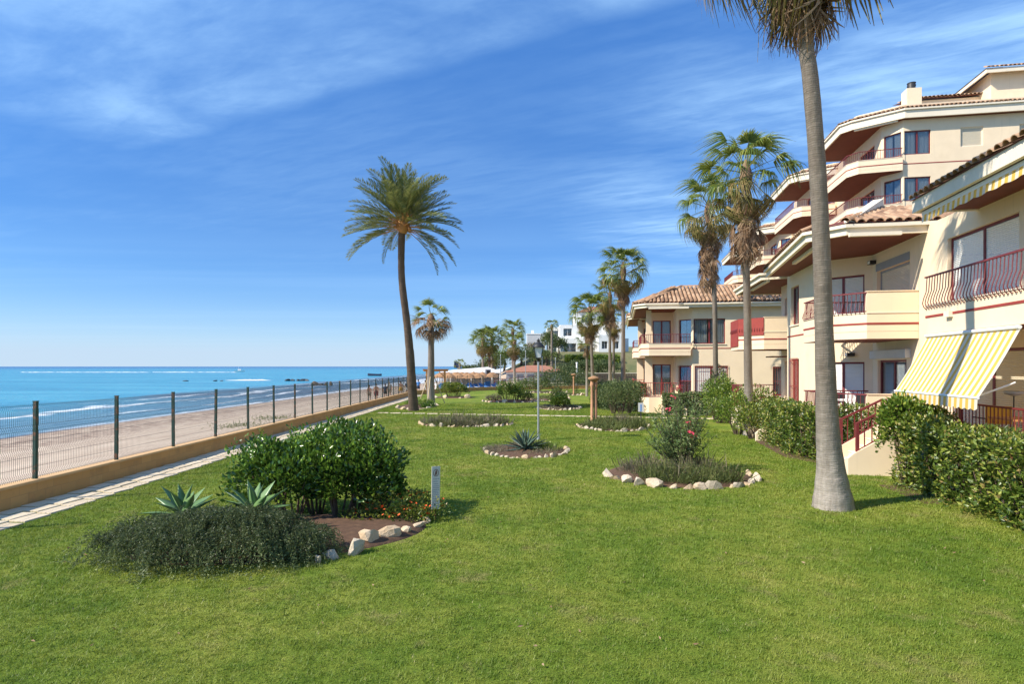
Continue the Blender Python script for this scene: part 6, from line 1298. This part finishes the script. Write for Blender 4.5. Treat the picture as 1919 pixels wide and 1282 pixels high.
# beach bar: white tent roof, red tiled roof
def gz2(x, y): return float(H(x, y))
r = empty('beach_bar', (-7.5, 108, gz2(-7.5, 108)), 0, 'beach bar with long white canvas roof beyond the parasols', 'building')
MB().add([(-5.2, -3, 2.35), (5.6, -3, 2.35), (5.6, 3, 2.35), (-5.2, 3, 2.35), (-3.0, 0, 2.7), (3.2, 0, 3.2)], [(0,1,5,4), (1,2,5), (2,3,4,5), (3,0,4)]).box(-5.2, 5.6, -3.02, 3.02, 2.15, 2.349).build('canvas_roof', M['white'], r)
for x in (-5, -3.2, -1.4, .4, 2.2, 4, 5.4): MB().box(x-.09, x+.09, -2.9, -2.72, -.6, 2.15).build('post', M['white'], r)
MB().box(-5.0, 5.4, 2.2, 2.4, -.5, 2.15).build('back_wall', M['lightgrey'], r); MB().box(-4.6, 5.0, -1.2, -.8, -.3, 1.0).build('counter', M['greyfab'], r)
r = empty('beach_restaurant', (3.2, 106, gz2(3.2, 106)), 0, 'low restaurant with flat red tiled roof behind the palm with brown skirt', 'building')
z = 2.1; MB().box(-4.2, 6.2, -2.5, 3.5, -2, z-.4).build('wall', M['trim'], r); MB().add([(-4.6, -3, z-.38), (6.6, -3, z-.38), (6.6, 4, z-.38), (-4.6, 4, z-.38), (-.6, .5, z+.75), (2.6, .5, z+.75)], [(0,1,5,4), (1,2,5), (2,3,4,5), (3,0,4)]).build('roof', M['redroof'], r)
for x in (-3.6, -1.8, 0, 1.8, 3.6, 5.4): f = MB().box(x-.6, x+.6, -2.56, -2.505, .1, 1.35).build('window', M['grey'], r)
MB().box(-4.2, 6.2, -2.62, -2.57, 1.36, 1.6).build('white_band', M['white'], r)
r = empty('information_pillar', (-3.6, 91, gz2(-3.6, 91)), R(10), 'tall grey and blue information pillar before the beach bar', 'sign'); MB().box(-.42, .42, -.14, .14, -.2, 1.9).build('pillar', M['bluefab'], r); MB().box(-.425, .425, -.145, .145, 1.1, 2.9).build('upper_box', M['grey'], r); MB().box(-.22, .25, -.15, -.146, 2.05, 2.75).build('screen', M['dark'], r)
r = empty('ramp_railing', (-.4, 93, gz2(-.4, 93)), 0, 'dark red ramp railing right of the information pillar', 'railing')
for zz in (.5, .9, 1.3): MB().bar((-2.3, 0, zz), (6.5, .6, zz+.75), .07, .07).build('rail', M['maroon'], r)
for i in range(8): MB().bar((-2.3+i*1.2, i*.08, -.4), (-2.3+i*1.2, i*.08, 1.35+i*.1), .08, .08).build('post', M['maroon'], r)
r = empty('slat_fence', (13.5, 90, gz2(13.5, 90)), R(4), 'brown slatted fence under the hillside left of the low house', 'fence')
for i in range(44): MB().box(-5+i*.25, -5+i*.25+.19, -.03, .03, -.3, 2.3).build('slat', M['bark'], r)
MB().box(-5.1, 6.1, .032, .09, .4, .55).box(-5.1, 6.1, .032, .09, 1.7, 1.85).build('rail', M['bark'], r); MB().box(-5.2, 6.2, -.06, .12, 2.302, 2.40).build('cap', M['trim'], r)
r = empty('white_pole', (9.7, 90.5, gz2(9.7, 90.5)), 0, 'short white pole at the left end of the brown slatted fence', 'pole'); MB().tube([(0, 0, -.2), (0, 0, 3.8)], [.14, .12], 8).lathe([(.17, 3.8), (.17, 3.9), (.05, 3.95)], 8).build('pole', M['white'], r)
r = empty('beach_flag', (-9.8, 112, gz2(-9.8, 112)), 0, 'dark blue flag on a thin pole at the sea end', 'flag'); MB().tube([(0, 0, -.2), (0, 0, 4.4)], .04, 6).build('pole', M['white'], r); MB().add([(0, 0, 4.3), (-.5, .05, 4.2), (-.9, -.05, 4.25), (-.9, -.05, 3.1), (-.5, .05, 3.0), (0, 0, 3.1)], [(0,1,4,5), (1,2,3,4)]).build('flag_cloth', M['navy'], r)
for i, (px, y, h) in enumerate(((985, 88, 5.5), (1016, 86, 4.6), (1041, 84, 4.4), (938, 92, 5.0))):
    p = AT(px, 700, y); p.z = gz2(p.x, y); r = empty('thin_post', p, 0, ['thin grey post right of the palm with brown skirt', 'thin grey post just right of the street lamp', 'thin pale post left of the single far column', 'thin pale mast beside the information pillar'][i], 'post'); MB().tube([(0, 0, -.2), (0, 0, h)], .05, 6).build('post', M['galv'], r); MB().lathe([(.07, h), (.09, h+.1), (.02, h+.16)], 6).build('cap', M['galv'], r)
# white houses on the hill
def white_house(px, py0, y, blocks, label, name='white_house'):
    x = (px-959.5)/FPX*y; zg = CZ-(py0-687)/FPX*y; r = empty(name, (x, y, zg), 0, label, 'house', 'white houses on the hill')
    for (x0, x1, y0, z0, z1, ops) in blocks:
        L = x1-x0; wall(r, (x1, y0), (x0, y0), z0, z1, [(L-b, L-a, c, d) for a, b, c, d in ops], th=.3, m='white'); MB().box(x0, x1, y0+1.6, y0+6, z0, z1-.004).box(x0, x0+.28, y0+.3, y0+1.6, z0, z1).box(x1-.28, x1, y0+.3, y0+1.6, z0, z1).box(x0, x1, y0+.01, y0+6, z1+.002, z1+.2).build('block', M['white'], r)
        for a, b, c, d in ops: window(r, (x1, y0), (x0, y0), L-b, L-a, c, d, 'plain', depth=.25, frame='lightgrey', sill=False, mull=1)
    return r
white_house(1106, 663, 134, [(-6.5, 8.5, 0, -3, 3.2, [(.6, 3.4, .2, 2.3), (4.2, 6.6, .2, 2.3), (8.4, 11.0, .2, 2.3), (12, 14.2, .2, 2.3)]), (-6.5, 6.5, 1.5, 3.4, 6.3, [(.7, 2.6, 4.0, 5.7), (4.6, 7.0, 4.0, 5.7), (9.5, 11.5, 4.0, 5.7)]), (-3.0, 5.0, 3.0, 6.5, 9.3, [(1.5, 3.4, 7.1, 8.6), (5, 6.4, 7.1, 8.6)])], 'large stepped white house on the hill beside the bushy palms')
w = white_house(1048, 662, 140, [(-2.6, 2.2, 0, -3, 3.0, [(.5, 2.0, .2, 2.2)]), (-2.6, .8, .8, 3.2, 5.8, [(.5, 2.5, 3.7, 5.3)])], 'smaller white house with a blue shaded balcony left of the large one')
white_house(1142, 661, 127, [(-2.2, 3.0, 0, -3, 3.6, [(.6, 1.8, .8, 2.4), (3.0, 4.2, .8, 2.4)]), (-.5, 3.0, 1, 3.8, 6.4, [(.6, 2.0, 4.4, 5.8)])], 'white house partly behind the palms next to the low cream house')
r = empty('grey_block_house', (4.3, 140, 4.6), 0, 'plain pale grey blank block left of the white hill houses', 'house'); MB().box(-.8, 3.4, 0, 6, -5, 5.4).build('wall', M['lightgrey'], r); MB().box(-.9, 3.5, -.1, 6.1, 5.402, 5.6).build('roof', M['white'], r); MB().box(.2, .8, 1, 1.6, 5.602, 6.4).build('chimney', M['white'], r)
hp = MB().add([(-2.6, -.6, 9.5), (5.4, -.6, 9.5), (5.4, 6, 9.5), (-2.6, 6, 9.5), (.5, 2.5, 11), (2.5, 2.5, 11)], [(0,1,5,4), (1,2,5), (2,3,4,5), (3,0,4)])
wh = [o for o in bpy.data.objects if o.name.startswith('white_house')][0]; hp.build('roof', M['redroof'], wh, (0, 3, 0)) 
# trees and shrubs over there
def ftree(px, pyb, y, w, h, m, n, label, L=.3, name='far_tree', cat='tree', d=None):
    x = (px-959.5)/FPX*y; z = float(H(x, y)); r = empty(name, (x, y, z), 0, label, cat, 'far trees and shrubs'); s = random.Random(px); bl = []
    for i in range(6): bl.append(((s.uniform(-.3, .3)*w, s.uniform(-.25, .25)*w, h*s.uniform(.5, .72)), (w*s.uniform(.22, .34), w*s.uniform(.22, .34), h*s.uniform(.22, .32))))
    bl.append(((0, 0, h*.42), (w*.46, w*.4, h*.40)))
    link('crown', shrub_foliage(bl, n, L, L*.55, m, .4, 'crown'), r, kind='stuff'); MB().tube([(0, 0, -.4), (.05*w, 0, h*.3), (0, 0, h*.6)], [.05*w, .04*w, .02*w], 7).build('trunk', M['bark'], r)
FT = [(885, 697, 124, 5.0, 3.6, 'fartree', 'low dark tree at the sea end of the headland'), (905, 697, 128, 6, 4.2, 'fartree', 'dark tree under the far palm clump'), (926, 697, 126, 5.5, 4.6, 'olive', 'tree right under the far palm clump'), (944, 695, 130, 5.5, 4.8, 'bright', 'light green tree between the clump and the skirted palm'),
 (975, 695, 122, 6, 3.6, 'fartree', 'dark shrub left of the street lamp lantern on the slope'), (1000, 690, 118, 6, 3.4, 'fartree', 'dark shrub behind the street lamp on the slope'), (1022, 690, 116, 6, 3.2, 'olive', 'olive shrub right of the street lamp on the slope'), (1046, 684, 120, 4.0, 4.6, 'fartree', 'tall dark round tree before the white houses'),
 (1068, 700, 104, 5, 3.0, 'fartree', 'dark shrub behind the single far column'), (1090, 698, 108, 6, 3.0, 'fartree', 'dark hedge shrub left behind the slatted fence'), (1118, 698, 108, 6, 3.2, 'olive', 'olive shrub in the middle behind the slatted fence'), (1142, 698, 106, 6, 3.6, 'fartree', 'dark shrub right behind the slatted fence'), (1000, 668, 140, 4, 3.6, 'lavender', 'brownish bare shrub below the grey block'), (1028, 664, 133, 3.5, 5, 'olive', 'small tree before the smaller white house')]
for a in FT: ftree(a[0], a[1], a[2], a[3], a[4], M[a[5]], 2200, a[6])
hedge([(10.5, 117.5), (20.5, 116.5)], 1.4, float(H(16, 117))-gz(117.5), float(H(16, 117))-gz(117.5)+1.3, 3000, .3, .16, M['bright'], 'long bright hedge along the lawn below the white houses', name='far_hedge', seed=9)
# ---------------------------------------------------------------- sea: boats, rocks, wakes
def sea_pt(px, py): y = (CZ+1.9)*FPX/(py-687.0); return Vector(((px-959.5)/FPX*y, y, -1.9))
def boat(px, py, L, m, label, rz, cabin=True):
    p = sea_pt(px, py); r = empty('motor_boat', p, rz, label, 'boat'); st = [(-.5, .30, .0), (-.3, .34, .02), (0, .34, .04), (.3, .24, .10), (.5, .02, .2)]; vs = []
    for x, w, s in st: vs += [(x*L, -w*L*.42, L*(.13+s*.3)), (x*L, -w*L*.25, -.15), (x*L, w*L*.25, -.15), (x*L, w*L*.42, L*(.13+s*.3))]
    fs = [(0,1,2,3)]
    for i in range(4): b = i*4; fs += [(b, b+4, b+5, b+1), (b+1, b+5, b+6, b+2), (b+2, b+6, b+7, b+3), (b+3, b+7, b+4, b)]
    MB().add(vs, fs).build('hull', M[m], r)
    if cabin: MB().prism([(-.15*L, -.09*L), (.14*L, -.07*L), (.14*L, .07*L), (-.15*L, .09*L)], L*.13, L*.30).build('cabin', M['white'], r); MB().tube([(-.1*L, 0, L*.3), (-.12*L, 0, L*.52)], .06, 5).build('mast', M['white'], r)
    else:
        for s in (-1, 1): MB().tube([(-.5*L, s*.13*L, .35), (.2*L, s*.13*L, .38), (.48*L, 0, .62)], .22, 8).build('tube', M[m], r)
        MB().box(-.5*L, -.42*L, -.2, .2, .2, 1.0).build('outboard_motor', M['dark'], r)
boat(449, 697.2, 8.0, 'white', 'small white motor boat far out with a long white wake', 0.1); boat(702, 704.5, 6.5, 'navy', 'dark inflatable boat near the horizon above the fence', math.pi+.05, False)
def wake(px0, px1, py, w, label, n=160):
    q = np.random.default_rng(int(px0)); V = []; F = []
    for i in range(n):
        t = q.random(); pp = sea_pt(px0+(px1-px0)*t, py+q.normal()*.10); l = q.uniform(1.0, 6.5); d = w*q.uniform(.2, 1)*(.4+.8*t); b = len(V); k = 7; ang = [6.283*j/k for j in range(k)]
        for a in ang: rr = q.uniform(.6, 1.1); V.append((pp.x+l*math.cos(a)*rr, pp.y+d*math.sin(a)*rr, -1.88+.005*(i % 5)))
        V.append((pp.x, pp.y, -1.88+.35*q.random())); F += [(b+j, b+(j+1) % k, b+k) for j in range(k)]
    tag(link('wake', np_mesh('wake', V, F, M['white'])), label, 'foam', kind='stuff')
wake(40, 446, 698.0, 2.2, 'white wake behind the motor boat', 150); wake(443, 492, 713.2, .9, 'short white wave crest by the dark rocks', 40)
def searock(px, py, L, h, m, label, n=5):
    p = sea_pt(px, py); r = empty('sea_rock', p, 0, label, 'rock'); q = random.Random(px)
    for i in range(n): s = L/n*q.uniform(.6, 1.0); o = link('boulder', q.choice(RK), r, (L*(i+.5)/n-L/2, q.uniform(-.6, .6), 0), (q.uniform(-.2, .2), q.uniform(-.2, .2), q.uniform(0, 6)), (s, s*.8, h*q.uniform(.6, 1.1)))
M['wetrock'] = mat('wet_rock', (0.045, 0.042, 0.045), 0.6, 0.3, 2, 0.6, 6); M['brownrock'] = mat('brown_rock', (0.14, 0.105, 0.07), 0.8, 0.3, 2, 0.6, 6)
RK = []
for i in range(4): c = STONES[i].copy(); c.materials.clear(); c.materials.append(M['wetrock']); RK.append(c)
searock(558, 714, 8.0, .9, 'wetrock', 'dark flat rocks awash beyond the surf'); searock(410, 714.5, 3.2, .4, 'wetrock', 'two small dark rocks left of the flat rocks', 2); searock(348, 714.5, 1.2, .5, 'wetrock', 'single tiny dark rock far left', 1)
for c in range(4): k = STONES[c+4].copy(); k.materials.clear(); k.materials.append(M['brownrock']); RK[c] = k
searock(606, 722, 5.0, 1.3, 'brownrock', 'brown rock hump at the water edge behind the fence', 4)
# weeds on the sand
def weed(px, py, label):
    y = (CZ+.85)*FPX/(py-687.0); x = (px-959.5)/FPX*y; r = empty('beach_weed', (x, y, float(H(x, y))), 0, label, 'plant'); n = 260; P = np.stack([rng.normal(size=n)*.9, rng.normal(size=n)*.9, np.zeros(n)], 1); V, F, rr = leaves(P, rdir(n)*.9+np.array([0, 0, .6]), .28, .03, .05); link('foliage', np_mesh('foliage', V, F, M['herb'], rnd=rr), r, kind='stuff')
weed(458, 793, 'sparse beach weed left behind the fence posts'); weed(513, 780, 'sparse beach weed right behind the fence posts')
